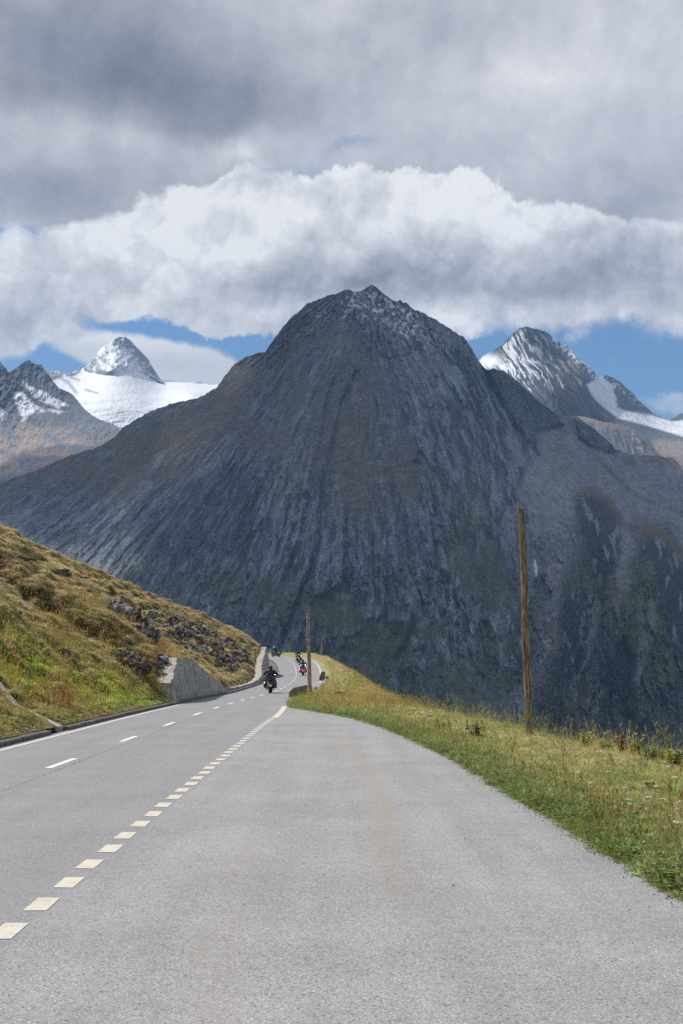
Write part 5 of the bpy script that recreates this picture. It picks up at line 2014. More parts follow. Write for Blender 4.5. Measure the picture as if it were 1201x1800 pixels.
# ================================================================== RETAINING WALL
def wall_mat():
    m, nt, b, out = new_mat('retaining_wall_stone')
    g = N(nt, 'ShaderNodeNewGeometry')
    P = g.outputs['Position']
    mp = N(nt, 'ShaderNodeMapping')
    mp.inputs['Scale'].default_value = (1, 1.6, .35)
    nt.links.new(P, mp.inputs[0])
    n1 = NOISE(nt, mp.outputs[0], 3.2, 7, .7, .6)
    n2 = NOISE(nt, P, 9, 5, .65)
    f = M(nt, 'ADD', M(nt, 'MULTIPLY', n1.outputs[0], .65), M(nt, 'MULTIPLY', n2.outputs[0], .35))
    c = MIX(nt, RANGE(nt, f, .34, .64), (0.11, 0.10, 0.095), (0.56, 0.52, 0.47))
    c = MIX(nt, RANGE(nt, n1.outputs[0], .56, .68, 0, .5), c, (.46, .43, .38))
    nt.links.new(c, b.inputs['Base Color'])
    b.inputs['Roughness'].default_value = .92
    b.inputs['Specular IOR Level'].default_value = .2
    nt.links.new(BUMP(nt, f, .9, .10), b.inputs['Normal'])
    return m


MAT_WALL = wall_mat()
MAT_COPE = plain_mat('wall_top_mortar', (0.34, 0.31, 0.265), .9, .28, 3.0, .5, spec=.2, bd=.04)
wall = empty('retaining_wall', (-7.3, 62, 0))
tag(wall, 'long grey stone retaining wall on the left of the road, high at both ends and low in the middle', 'wall')
wy = np.concatenate([np.linspace(59.2, 61.8, 14), np.arange(62.0, 157.1, .35)])
wtop = np.interp(wy, WALL[:, 0], WALL[:, 1]) + 0.03 * fbm(wy * .8, wy * 0, 3)
wth = np.interp(wy, [59, 63, 70, 80, 95, 112, 130, 157], [.95, .85, .7, .42, .38, .55, .75, .7])
wx0 = wall_x(wy)
wz0 = road_z(wy) - .25
rows = 16
tt = np.linspace(0, 1, rows)
F_ = np.zeros((len(wy), rows, 3))
hgt = wtop - wz0
F_[..., 0] = wx0[:, None] - 0.07 * hgt[:, None] * tt[None]
F_[..., 1] = wy[:, None]
F_[..., 2] = wz0[:, None] + hgt[:, None] * tt[None]
rg = fbm(F_[..., 1] * 2.3, F_[..., 2] * .7, 4, .65) * .17 + ridged(F_[..., 1] * .9, F_[..., 2] * .35 + 4, 3) * .09 + facets(F_[..., 1] * 1.8, F_[..., 2] * 1.3, 5)[0] * .06
F_[..., 0] += rg * sstep(0, .2, hgt)[:, None]
fo = mesh_np('wall_face', F_, grid_faces(len(wy), rows), MAT_WALL, smooth=False)
fo.parent = wall
fo.matrix_parent_inverse = Matrix.Translation(-Vector(wall.location))
# top: from the face edge back into the bank, and the end face
nt_ = 6
T_ = np.zeros((len(wy), nt_ + 2, 3))
for k in range(nt_):
    t = k / (nt_ - 1)
    T_[:, k, 0] = F_[:, -1, 0] + .015 - wth * t
    T_[:, k, 1] = wy
    T_[:, k, 2] = wtop + 0.03 * np.sin(t * 3.14) - .05 * t + .04 * fbm(wy * 1.7, t * 3 + wy * 0, 3) * (0.3 + t)
T_[:, nt_] = T_[:, nt_ - 1] + [-.03, 0, -.15]
T_[:, nt_ + 1] = T_[:, nt_] + [0, 0, -1.6]
to = mesh_np('wall_top', T_, grid_faces(len(wy), nt_ + 2), MAT_COPE, smooth=False)
to.parent = wall
to.matrix_parent_inverse = Matrix.Translation(-Vector(wall.location))
for nm, ii, flip in (('wall_end', 0, False), ('wall_end', -1, True)):
    f = F_[ii]
    t0 = T_[ii, :nt_]
    vs = []
    for q in np.linspace(0, 1, 7):
        topx = f[-1, 0] + (t0[-1, 0] - f[-1, 0]) * q
        topz = np.interp(q, np.linspace(0, 1, nt_), t0[:, 2])
        for r_ in range(8):
            k = r_ / 7
            vs.append((f[0, 0] + (topx - f[0, 0]) * 1.0 if False else topx + (1 - k) * (f[0, 0] - f[-1, 0]) * (1 - q), f[0, 1] - (.0 if ii == 0 else 0) - .05 * (1 - k) * (1 if ii == 0 else -1) + .03 * random.uniform(-1, 1) * (1 if 0 < r_ < 7 else 0), wz0[ii] - .3 + (topz - wz0[ii] + .3) * k))
    eo = mesh_np(nm, vs, grid_faces(7, 8, flip), MAT_WALL, smooth=False)
    eo.parent = wall
    eo.matrix_parent_inverse = Matrix.Translation(-Vector(wall.location))

# gutter between wall and kerb
gy_ = np.arange(60, 190, 1.0)
gl = np.where(gy_ < 157, wall_x(gy_) - .1, np.interp(gy_, [157, 163, 172, 182, 190], [-8.9, -9.5, -11.1, -12.8, -14]))
gr_ = road_pt(gy_, np.zeros_like(gy_))[:, 0] - .15
gz = road_z(gy_)
dp = np.interp(gy_, [60, 105, 118, 165, 190], [0.05, 0.05, .35, .3, .05])
GV = np.stack([np.stack([gl + (gr_ - gl) * t, gy_, gz - dp * k], -1) for t, k in ((0, .6), (.25, 1), (.8, 1), (1.0, -.2))], 1)
gt = mesh_np('gutter', GV, grid_faces(len(gy_), 4), MAT_KERB, smooth=False)
tag(gt, kind='structure')

# stone drain that comes down the bank to the gap in the kerb
MAT_DRAIN = plain_mat('drain_concrete', (0.30, 0.28, 0.24), .9, .3, 5.0, .5, spec=.2, bd=.02)
MAT_DARK = plain_mat('channel_dark', (0.045, 0.04, 0.033), .95, .4, 5.0, .5, spec=.1, bd=.03)  # very dark mottled tone for the channel bed
drain = empty('drain_channel', p0)
tag(drain, 'pale concrete drain channel running down the grassy bank to a gap in the kerb', 'drain')
dirv = Vector((h1.x - p0.x, h1.y - p0.y, 0))
Ld = dirv.length * 1.5
dirv.normalize()
side = Vector((-dirv.y, dirv.x, 0))
if side.y < 0:
    side = -side
nseg = 9
pts = []
for k in range(nseg + 1):
    x, y = p0.x + dirv.x * Ld * k / nseg, p0.y + dirv.y * Ld * k / nseg
    g = drop(x, y, BVH_H)
    pts.append(Vector((x, y, (g.z if g else .1))))
zz = [p.z for p in pts]
zz = [.02] + [(zz[k - 1] + zz[k] + zz[min(k + 1, nseg)]) / 3 for k in range(1, nseg + 1)]
zl = zz[5]
for k, p in enumerate(pts):
    p.z = (zz[k] if k > 5 else .0 + (zl - .0) * k / 5) + .06


def rail(o0, o1, top, bot, mat, name, k0, k1):
    mb = MB()
    for k in range(k0, k1):
        a, b = pts[k], pts[k + 1]
        gp = (b - a) * .008
        vs = []
        for p in (a + gp, b - gp):
            vs += [p + side * o0 + Vector((0, 0, bot)), p + side * o0 + Vector((0, 0, top)), p + side * o1 + Vector((0, 0, top)), p + side * o1 + Vector((0, 0, bot))]
        m_ = MB().add([v - p0 for v in vs], [(0, 1, 5, 4), (1, 2, 6, 5), (2, 3, 7, 6), (3, 0, 4, 7), (3, 2, 1, 0), (4, 5, 6, 7)])
        m_.build(name, mat, drain)


rail(.16, .34, .06, -.35, MAT_DRAIN, 'side_slab', 0, nseg)
rail(-.30, -.20, .04, -.3, MAT_DRAIN, 'near_slab', 1, 5)
rail(-.18, .16, -.12, -.35, MAT_DARK, 'channel_bed', 0, nseg)

# ================================================================== POLES
def wood_mat():
    m, nt, b, out = new_mat('weathered_wood')
    t = N(nt, 'ShaderNodeTexCoord')
    mp = N(nt, 'ShaderNodeMapping')
    mp.inputs['Scale'].default_value = (9, 9, .8)
    nt.links.new(t.outputs['Object'], mp.inputs[0])
    n1 = NOISE(nt, mp.outputs[0], 3.0, 7, .7, .4)
    n2 = NOISE(nt, t.outputs['Object'], 1.3, 4, .6)
    c = MIX(nt, RANGE(nt, n1.outputs[0], .36, .62), (0.055, 0.036, 0.022), (0.36, 0.27, 0.175))
    c = MIX(nt, RANGE(nt, n2.outputs[0], .5, .65, 0, .6), c, (0.12, 0.075, 0.042))
    c = MIX(nt, RANGE(nt, n2.outputs[0], .30, .42, .6, 0), c, (0.40, 0.34, 0.26))
    nt.links.new(c, b.inputs['Base Color'])
    b.inputs['Roughness'].default_value = .85
    b.inputs['Specular IOR Level'].default_value = .25
    nt.links.new(BUMP(nt, n1.outputs[0], .8, .02), b.inputs['Normal'])
    return m


MAT_WOOD = wood_mat()
MAT_WOODGREY = plain_mat('grey_wood', (0.30, 0.245, 0.19), .9, .5, 6, .5, spec=.2)


def pole(bpx, bpy_, tpx, tpy, Y, r0, r1, label, mat, seed, sink=.25):
    a = Vector(at(bpx, bpy_, Y))
    b = Vector(at(tpx, tpy, Y + .1))
    rr = random.Random(seed)
    L = (b - a).length
    ax = (b - a).normalized()
    sx = Vector((1, 0, 0))
    sy = ax.cross(sx)
    n, seg = 44, 16
    vs, fs = [], []
    ph = [rr.uniform(0, 6.28) for _ in range(6)]
    lob = [rr.uniform(-.05, .05) for _ in range(seg)]
    for i in range(n + 1):
        t = i / n
        z = -sink + (L + sink) * t
        bend = .018 * math.sin(t * 5 + ph[0]) + .010 * math.sin(t * 13 + ph[1])
        bend2 = .012 * math.sin(t * 6 + ph[2])
        r = r0 + (r1 - r0) * t
        r *= 1 + .035 * math.sin(t * 31 + ph[3]) + .03 * math.sin(t * 57 + ph[4])
        for k in range(seg):
            an = 6.2832 * k / seg
            q = r * (1 + lob[k] + .03 * math.sin(3 * an + t * 9 + ph[5]))
            if k == 5:
                q *= .86        # drying crack
            v = ax * (z if i < n else z + .02 * math.sin(an * 2)) + sx * (q * math.cos(an) + bend) + sy * (q * math.sin(an) + bend2)
            vs.append(v)
    for i in range(n):
        for k in range(seg):
            fs.append((i * seg + k, i * seg + (k + 1) % seg, (i + 1) * seg + (k + 1) % seg, (i + 1) * seg + k))
    fs.append(tuple(n * seg + k for k in range(seg)))
    o = MB().add(vs, fs).build('wooden_pole', mat, smooth=False)
    o.location = a
    tag(o, label, 'pole', 'wooden snow poles along the road')
    return o


pole(933, 1293, 915, 893, 33.2, .100, .082, 'tall brown wooden pole leaning left on the grass verge, the biggest and nearest', MAT_WOOD, 5)
pole(546, 1221, 540.5, 1073, 76.0, .118, .085, 'greyish wooden pole standing beside the dark stone slab near the road bend', MAT_WOODGREY, 9)
pole(565.8, 1160, 565.6, 1130, 196.0, .10, .08, 'small faint wooden pole behind the far grassy crest, right of the red motorcycle', MAT_WOODGREY, 3, .6)
pole(510.2, 1150, 510, 1131, 226.0, .09, .08, 'faintest wooden pole standing behind the outer verge of the bend', MAT_WOODGREY, 4, .6)

# ================================================================== SEPARATE STONES
def stone_thing(px, py, dims, seed, label, rz=0.0, mat=None, which=None, sink=.3, name='rock', cat='rock', group=None, rx=0.0, Y=None, sub=True):
    h = hit(px, py, which)
    p = h[0] if h else Vector(at(px, py, Y or 80.0))
    o = make_rock_mesh(name, seed, dims, 12, mat or MAT_STONE, 0.2)
    o.location = p + Vector((0, 0, dims[2] * (.5 - sink)))
    o.rotation_euler = (rx, 0, rz)
    tag(o, label, cat, group)
    return o


GR = 'pale rocks lying in the hillside grass'
stone_thing(2, 966, (1.2, 1.4, .5), 11, 'pale rock at the left picture edge, highest on the grassy slope', .3, group=GR)
stone_thing(26, 984, (2.4, 1.2, .45), 12, 'flat pale slab in dry grass near the top of the slope at the left', .1, group=GR)
stone_thing(94, 1005, (2.3, 1.0, .4), 13, 'long flat pale slab in straw coloured grass on the upper slope', -.1, group=GR)
stone_thing(116, 1010, (1.2, .7, .35), 14, 'small flat rock just right of the long pale slab on the upper slope', .1, group=GR)
stone_thing(137, 1017, (1.6, .8, .4), 15, 'bright flat rock, rightmost of the upper slope rocks', .0, group=GR)
stone_thing(20, 1081, (.9, .7, .45), 16, 'small grey rock alone among brown tussocks at the left', .4, group=GR)
stone_thing(117, 1162, (1.0, .9, .9), 17, 'grey boulder beside the rust red grass tuft at mid slope', .8)
stone_thing(124, 1176, (.7, .8, 1.1), 18, 'dark split boulder just below the grey one at mid slope', .3, mat=MAT_DARKSTONE)
stone_thing(100, 1184, (.5, .4, .3), 19, 'small pale stone above the lime green grass', .2, group=GR)
stone_thing(58, 1212, (.35, .25, .12), 20, 'little flat pale stone on the brown bank above the drain', .2, group=GR)
GO = 'rocks of the broken outcrop'
for k, (px, py, dm, lab, m_) in enumerate([
        (207, 1070, (1.6, 1.8, 1.5), 'brown grey block, topmost rock of the broken outcrop', MAT_STONE),
        (190, 1078, (1.3, 1.5, 1.2), 'dark block at the left end of the upper outcrop', MAT_DARKSTONE),
        (221, 1080, (1.5, 1.6, 1.5), 'angular grey block in the middle of the upper outcrop', MAT_STONE),
        (233, 1094, (1.2, 1.4, 1.6), 'dark angular block left of the long pale slab', MAT_DARKSTONE),
        (246, 1088, (.9, 1.2, 2.1), 'upright pale slab on the right side of the upper outcrop', MAT_STONE),
        (253, 1115, (.8, 1.3, 2.3), 'long leaning slab, lowest on the right of the upper outcrop', MAT_STONE),
        (266, 1122, (1.3, 1.2, 1.7), 'dark rock face right of the leaning slab', MAT_DARKSTONE),
        (229, 1138, (1.2, 1.1, .9), 'grey rock between the upper outcrop and the dark lower one', MAT_STONE),
        (222, 1168, (1.5, 1.4, 1.4), 'big dark rock, left half of the lower outcrop', MAT_DARKSTONE),
        (240, 1176, (1.7, 1.4, 1.2), 'big dark rock, right half of the lower outcrop', MAT_DARKSTONE),
        (232, 1192, (1.0, .9, 1.0), 'dark wedge of rock at the foot of the lower outcrop', MAT_DARKSTONE),
        (206, 1160, (.9, .8, .9), 'rough rock at the upper left of the lower outcrop', MAT_DARKSTONE)]):
    dm = tuple(q * .95 for q in dm)
    stone_thing(px, py, dm, 40 + k, lab, random.uniform(-.6, .6), m_, sink=.45, group=GO, rx=random.uniform(-.3, .3))
for k, (px, py, dm, lab) in enumerate([
        (285, 1165, (1.1, .8, .7), 'pale rock leaning against the top of the wall end'),
        (279, 1176, (.9, .7, .6), 'grey rock on the bank left of the wall end'),
        (283, 1190, (.8, .6, .45), 'lowest rock on the bank left of the wall end'),
        (333, 1156, (.9, .4, .25), 'flat stone lying on the highest part of the wall top')]):
    stone_thing(px, py, dm, 70 + k, lab, random.uniform(-.5, .5), group='rocks round the near wall end')
stone_thing(557, 1213, (.42, .4, .42), 80, 'small dark stone in the grass right of the greyish pole', .2, MAT_DARKSTONE, BVH_V)
stone_thing(598, 1221, (.9, .6, .35), 81, 'pale flat stone in the flowery grass below the far slope', .2, MAT_STONE, BVH_V)
stone_thing(586, 1224, (.5, .4, .25), 82, 'small pale stone left of the flat one in the flowery grass', .2, MAT_STONE, BVH_V)
stone_thing(752, 1259, (.5, .3, .14), 83, 'light flat stone in the grass on the verge crest', .2, MAT_COPE, BVH_V)
stone_thing(1142, 1386, (.34, .22, .17), 84, 'low dark rock half buried in the mown grass on the right', .5, MAT_DARKSTONE, BVH_V, .35)
stone_thing(1118, 1379, (.50, .2, .06), 85, 'thin grey slab flush with the grass, left of the dark half buried rock', .1, MAT_STONE, BVH_V, .3)
stone_thing(454, 1139, (1.0, .6, .6), 88, 'pale block at the top of the slope just left of the far wall end', .1, MAT_COPE, Y=158)
stone_thing(575, 1195, (.42, .4, .42), 86, 'black round boulder beside the tall guard stone at the bend', .1, MAT_DARKSTONE, BVH_V, .1)


def slab(name, outline, Y0, Y1, thick, mat, label, cat):
    """stone slab: outline in photo pixels on a plane from (first x, Y0) to (last x, Y1)"""
    xs = [p[0] for p in outline]
    x0, x1 = min(xs), max(xs)
    fr, bk_ = [], []
    for (x, y) in outline:
        Yc = Y0 + (Y1 - Y0) * (x - x0) / (x1 - x0)
        p = Vector(at(x, y, Yc))
        fr.append(p)
        bk_.append(p + Vector((.12, thick, 0)))
    n = len(fr)
    o0 = sum(fr, Vector()) / n
    vs = [p - o0 for p in fr + bk_]
    fs = [tuple(range(n)), tuple(range(2 * n - 1, n - 1, -1))] + [(i, n + i, n + (i + 1) % n, (i + 1) % n) for i in range(n)]
    o = MB().add(vs, fs).build(name, mat, bevel=.02)
    o.location = o0
    tag(o, label, cat)
    return o


slab('guard_stone', [(508, 1228), (508, 1217), (512, 1213), (516, 1209), (524, 1207), (536.5, 1204.3), (537, 1224), (525, 1227)], 70.5, 75.0, .55, MAT_DARKSTONE, 'dark stone slab with a slanting top at the tip of the grass verge', 'guard stone')
slab('guard_stone', [(560, 1199), (562, 1189), (565, 1181), (569.5, 1180.3), (569.5, 1199)], 118, 119, .5, MAT_DARKSTONE, 'narrow upright dark stone with a slanted side by the far right road edge', 'guard stone')

# ================================================================== SINGLE PLANTS AND FLOWERS
def plant_mat(name, col, tr=.35):
    return leaf_mat(name, False, tr, col)


MAT_YG = plant_mat('yellow_green_leaf', (0.42, 0.43, 0.10))
MAT_DG = plant_mat('dark_green_leaf', (0.07, 0.115, 0.03))
MAT_RB = plant_mat('reddish_leaf', (0.36, 0.19, 0.08))
MAT_STEMBR = plant_mat('dry_seed_head', (0.13, 0.07, 0.045), .1)
MAT_PETAL = plant_mat('white_petals', (0.80, 0.78, 0.72), .25)


def leafy_plant(px, py, h, wdt, nstem, label, mat, heads=0, which=BVH_V):
    p = hit(px, py, which)
    p = p[0]
    h *= 0.95
    nstem = int(nstem * 1.5)
    root = empty('leafy_plant', p)
    B = Blades()
    St = Blades()
    Hd = Blades()
    for i in range(nstem):
        a = SR.uniform(0, 6.28)
        ln = abs(SR.gauss(0, .35))
        hh = h * SR.uniform(.5, 1.0)
        base = Vector((SR.gauss(0, wdt * .25), SR.gauss(0, wdt * .2), 0))
        d = Vector((math.cos(a) * math.sin(ln), math.sin(a) * math.sin(ln), math.cos(ln)))
        for sp in range(2):
            St.blade(base, a, ln, hh, .010, 2, .05, (1, 1, 1), .6, roll=sp * 5.2)
        nl = int(10 * hh / .3) + 3
        for k in range(nl):
            t = .15 + .85 * k / nl
            q = base + d * hh * t
            B.leaf(q, a + k * 2.4 + SR.uniform(-.4, .4), SR.uniform(.6, 1.4),   .10 * SR.uniform(.6, 1.1) * (1.15 - .5 * t), .045 * SR.uniform(.7, 1.2), rc(.7, 1.4))
        if i < heads:
            for k in range(14):
                Hd.blade(base + d * hh * (.9 + .012 * k), SR.uniform(0, 6.28), SR.uniform(.3, 1), .035, .014, 1, .3, rc(.7, 1.3))
    o = B.build('leaves', mat)
    o.parent = root
    o = St.build('stems', MAT_DG)
    o.parent = root
    o['kind'] = 'stuff'
    if heads:
        o = Hd.build('seed_heads', MAT_STEMBR)
        o.parent = root
        o['kind'] = 'stuff'
    tag(root, label, 'plant', 'leafy plants standing on the verge')


leafy_plant(838, 1293, .42, .42, 13, 'green bushy plant with one dark seed head on the verge, left of the tall pole', MAT_DG, 2)
leafy_plant(780, 1283, .3, .4, 10, 'low dark green plant halfway between the far grass tip and the tall pole', MAT_DG)
leafy_plant(1032, 1313, .42, .25, 9, 'yellow green leafy plant on the crest, first to the right of the tall pole', MAT_YG)
leafy_plant(1062, 1318, .26, .3, 8, 'low yellowish plant between the yellow green one and the reddish stems', MAT_YG)
leafy_plant(1096, 1324, .42, .25, 8, 'reddish brown stemmed plant on the crest, left of its taller twin', MAT_RB, 4)
leafy_plant(1121, 1328, .46, .22, 9, 'tallest leafy plant on the crest, yellow with reddish tips', MAT_YG, 4)
leafy_plant(1150, 1334, .24, .4, 12, 'spreading green plant low on the crest at the right', MAT_DG)
leafy_plant(1184, 1342, .28, .3, 12, 'leafy plant at the right picture edge with yellowed leaves', MAT_YG, 2)

# reddish clump of broad grass blades by the asphalt
p = hit(1047, 1452, BVH_V)[0]
B = Blades()
for k in range(46):
    a = SR.uniform(0, 6.28)
    r = .11 * math.sqrt(SR.random())
    B.blade((r * math.cos(a), r * math.sin(a), 0), a, abs(SR.gauss(0, .33)), SR.uniform(.18, .34), .013, 3, .5, SR.choice([(.9, 1.5, .5), (1.7, 1.25, .3), (1.9, .7, .3), (.6, 1.1, .4)]))
o = B.build('grass_clump', plant_mat('clump_blades', (.13, .11, .045)))
o.location = p
tag(o, 'clump of upright green and orange red blades at the edge of the asphalt', 'grass clump')

# white flowers
def flower_mesh(seed):
    B = Blades()
    r = random.Random(seed)
    h = r.uniform(.13, .22)
    for sp in range(2):
        B.blade((0, 0, 0), r.uniform(0, 6), .08, h, .006, 1, .0, (.16, .2, .08), .7, roll=sp * 5.2)
    tip = Vector((0, 0, h))
    for k in range(11):
        a = 2.4 * k
        q = tip + Vector((math.cos(a), math.sin(a), 0)) * .005 * k + Vector((0, 0, -.0006 * k))
        B.leaf(q, a, 1.45, .017, .015, (1, 1, 1))
        B.leaf(q, a + 1.9, 1.35, .015, .014, (.93, .93, .93))
    return B.build('white_flower', MAT_PETAL)


fl = [flower_mesh(k) for k in range(3)]
spots = [(1023, 1365), (935, 1365), (931, 1361), (938, 1366), (1017, 1369), (1031, 1375), (1070, 1369), (1099, 1361), (1177, 1369), (1187, 1389), (1132, 1419), (1137, 1421), (1141, 1424), (1165, 1419), (1172, 1430), (1140, 1433), (1190, 1434), (1197, 1436),
         (1104, 1429), (1109, 1428), (1078, 1445), (1025, 1440), (1030, 1436), (1175, 1482), (1190, 1479), (1144, 1489), (1166, 1477), (1042, 1400), (857, 1302), (861, 1304), (897, 1291), (905, 1296), (815, 1293), (812, 1286), (1085, 1340), (1115, 1352), (1168, 1351),
         (1190, 1340), (1000, 1372), (970, 1360), (1015, 1339), (965, 1352), (1180, 1452), (1193, 1513), (1187, 1549), (940, 1345), (1060, 1352), (887, 1340), (905, 1362), (1130, 1395), (1100, 1405), (1155, 1403), (735, 1262), (765, 1268), (700, 1252), (640, 1250)]
for k, (px, py) in enumerate(spots):
    h = hit(px, py + 5, BVH_V)
    if not h:
        continue
    o = fl[k] if k < 3 else fl[k % 3].copy()
    if k >= 3:
        COL.objects.link(o)
    o.location = h[0]
    o.rotation_euler = (random.uniform(-.12, .12), random.uniform(-.12, .12), random.uniform(0, 6.28))
    sc_ = random.uniform(.65, 1.1)
    o.scale = (sc_, sc_, sc_)
    tag(o, 'small white flat-topped flower standing in the grass of the verge', 'flower', 'white flowers in the verge grass')

# ================================================================== MOTORCYCLES AND RIDERS
MAT_TYRE = plain_mat('tyre_rubber', (0.018, 0.018, 0.018), .85, .2, 20)
MAT_CHROME = plain_mat('chrome', (0.62, 0.62, 0.63), .14, .05, 10, metallic=1.0)
MAT_BLACK = plain_mat('black_paint', (0.012, 0.012, 0.014), .22, .2, 10, spec=.6)
MAT_REDP = plain_mat('red_paint', (0.48, 0.018, 0.018), .25, .15, 10, spec=.6)
MAT_MATTE = plain_mat('black_vinyl', (0.02, 0.02, 0.021), .6, .2, 15)
MAT_LAMP = plain_mat('red_lamp_glass', (0.40, 0.01, 0.01), .2, .1, 10)
MAT_PLATE = plain_mat('number_plate_white', (0.62, 0.62, 0.60), .5, .05, 10)
MAT_LEATHER = plain_mat('black_leather', (0.016, 0.016, 0.018), .55, .3, 12, .3, bd=.01)
MAT_JEANS = plain_mat('dark_trousers', (0.022, 0.024, 0.032), .85, .3, 12, .3, bd=.01)
MAT_HELM = plain_mat('black_helmet', (0.012, 0.012, 0.013), .18, .1, 5, spec=.6)
MAT_HELMW = plain_mat('pale_helmet', (0.55, 0.55, 0.56), .25, .1, 5, spec=.6)
MAT_GLASSY = plain_mat('smoked_windshield', (0.05, 0.055, 0.065), .1, .1, 5, spec=.7)


def motorcycle(label, paint, touring=True):
    t = empty('motorcycle')
    R = .32
    for nm, y in (('rear_wheel', -.80), ('front_wheel', .86)):
        w = MB().ring((0, y, R), R - .085, .085 if y < 0 else .07).build(nm, MAT_TYRE, t, True)
        rm = MB().ring((0, y, R), R - .16, .018)
        for k in range(9):
            a = 6.283 * k / 9
            rm.tube([(0, y, R), (0, y + math.cos(a) * (R - .17), R + math.sin(a) * (R - .17))], .010, 5)
        rm.tube([(-.07, y, R), (.07, y, R)], .045, 10)
        rm.build('rim', MAT_CHROME, w, True)
    # fenders
    for nm, y, a0, a1, wd in (('rear_fender', -.80, 15, 175, .115), ('front_fender', .86, 35, 165, .085)):
        vs, fs = [], []
        n = 16
        for i in range(n + 1):
            a = math.radians(a0 + (a1 - a0) * i / n)
            rr = R + .035
            for k, (x, dr) in enumerate([(-wd, -.05), (-wd * .8, 0), (0, .02), (wd * .8, 0), (wd, -.05)]):
                vs.append((x, y + (rr + dr) * math.cos(a), R + (rr + dr) * math.sin(a)))
        for i in range(n):
            for k in range(4):
                fs.append((i * 5 + k, i * 5 + k + 1, (i + 1) * 5 + k + 1, (i + 1) * 5 + k))
        fd = MB().add(vs, fs).build(nm, paint, t, True)
        fd.modifiers.new('thick', 'SOLIDIFY').thickness = .012
    # frame, fork, engine
    MB().tube([(0, -.80, R), (0, -.45, .42), (0, .2, .34), (0, .45, .55), (0, .58, .92)], .03, 8).tube([(0, -.5, .62), (0, .3, .78), (0, .58, .92)], .03, 8).build('frame', MAT_MATTE, t, True)
    for s_ in (-1, 1):
        MB().tube([(s_ * .105, .86, R), (s_ * .105, .60, .98)], .028, 10).build('fork_leg', MAT_CHROME, t, True)
    e = MB().box((0, -.02, .36), (.34, .5, .2))
    e.build('engine', MAT_MATTE, t, bevel=.03)
    for a in (-24, 24):
        rm_ = Matrix.Rotation(math.radians(-a), 3, 'X')
        c_ = Vector((0, -.02 + math.sin(math.radians(a)) * .16, .36 + .22))
        cy = MB()
        for k in range(6):
            cy.tube([c_ + rm_ @ Vector((0, 0, -.09 + k * .034)), c_ + rm_ @ Vector((0, 0, -.072 + k * .034))], .085, 12)
        cy.tube([c_ + rm_ @ Vector((0, 0, -.1)), c_ + rm_ @ Vector((0, 0, .11))], .06, 12)
        cy.build('cylinder_head', MAT_CHROME, t, True)
    MB().ell((0, .22, .80), (.34, .58, .26), 16, 10).build('fuel_tank', paint, t, True)
    # seat with back rest
    st = MB().ell((0, -.24, .70), (.36, .48, .15), 14, 8).ell((0, -.62, .76), (.28, .42, .14), 14, 8)
    st.build('seat', MAT_MATTE, t, True)
    # side cases
    for s_ in (-1, 1):
        vs = []
        x0, x1 = s_ * .17, s_ * .39
        prof = [(-1.12, .34), (-1.16, .56), (-1.02, .68), (-.55, .70), (-.45, .58), (-.48, .36), (-.8, .29)]
        n = len(prof)
        cx = (x0 + x1) / 2
        for x, k in ((x0, .97), (cx, 1.02), (x1, .86)):
            my, mz = -.8, .5
            for (y, z) in prof:
                vs.append((x, my + (y - my) * k, mz + (z - mz) * k))
        fs = []
        for r_ in range(2):
            for i in range(n):
                f = (r_ * n + i, r_ * n + (i + 1) % n, (r_ + 1) * n + (i + 1) % n, (r_ + 1) * n + i)
                fs.append(f if s_ > 0 else f[::-1])
        fs.append(tuple(range(n))[::-1] if s_ > 0 else tuple(range(n)))
        fs.append(tuple(2 * n + i for i in range(n)) if s_ > 0 else tuple(2 * n + i for i in range(n))[::-1])
        sb = MB().add(vs, fs).build('saddlebag', paint, t, True, bevel=.03)
        MB().box((s_ * .28, -1.165, .60), (.09, .02, .05)).build('rear_reflector', MAT_LAMP, t)
    if touring:
        MB().box((0, -1.0, .92), (.50, .40, .24), taper=.85).build('top_case', paint, t, bevel=.05)
        MB().box((0, -.80, 1.08), (.34, .07, .22)).build('passenger_backrest', MAT_MATTE, t, bevel=.03)
    else:
        MB().tube([(-.12, -.82, .74), (-.12, -.95, 1.1), (.12, -.95, 1.1), (.12, -.82, .74)], .014, 6).build('sissy_bar', MAT_CHROME, t, True)
        MB().box((0, -.91, 1.0), (.20, .05, .18)).build('passenger_backrest', MAT_MATTE, t, bevel=.03)
    MB().box((0, -1.165, .62), (.16, .05, .07)).build('tail_light', MAT_LAMP, t, bevel=.015)
    MB().box((0, -1.19, .46), (.18, .012, .14)).build('number_plate', MAT_PLATE, t)
    for s_ in (-1, 1):
        MB().tube([(s_ * .14, .12, .30), (s_ * .22, -.3, .22), (s_ * .24, -.9, .22), (s_ * .24, -1.22, .24)], [.03, .035, .05, .05], 10).build('exhaust_pipe', MAT_CHROME, t, True)
        MB().box((s_ * .30, .18, .30), (.22, .12, .03)).build('footboard', MAT_MATTE, t)
    # handlebar, mirrors, screen, lamp
    MB().tube([(-.44, .18, 1.04), (-.36, .34, 1.10), (-.12, .52, 1.03), (.12, .52, 1.03), (.36, .34, 1.10), (.44, .18, 1.04)], .016, 8).build('handlebar', MAT_CHROME, t, True)
    for s_ in (-1, 1):
        m_ = MB().tube([(s_ * .34, .36, 1.10), (s_ * .42, .40, 1.24)], .008, 6).ell((s_ * .43, .40, 1.27), (.15, .035, .09), 10, 6)
        m_.build('mirror', MAT_CHROME, t, True)
    fr_ = MB().ell((0, .66, .98), (.62 if touring else .26, .32, .36), 16, 10)
    fr_.build('fairing' if touring else 'headlight_shell', paint, t, True)
    MB().ell((0, .83, .96), (.19, .06, .19), 12, 8).build('headlight', MAT_CHROME, t, True)
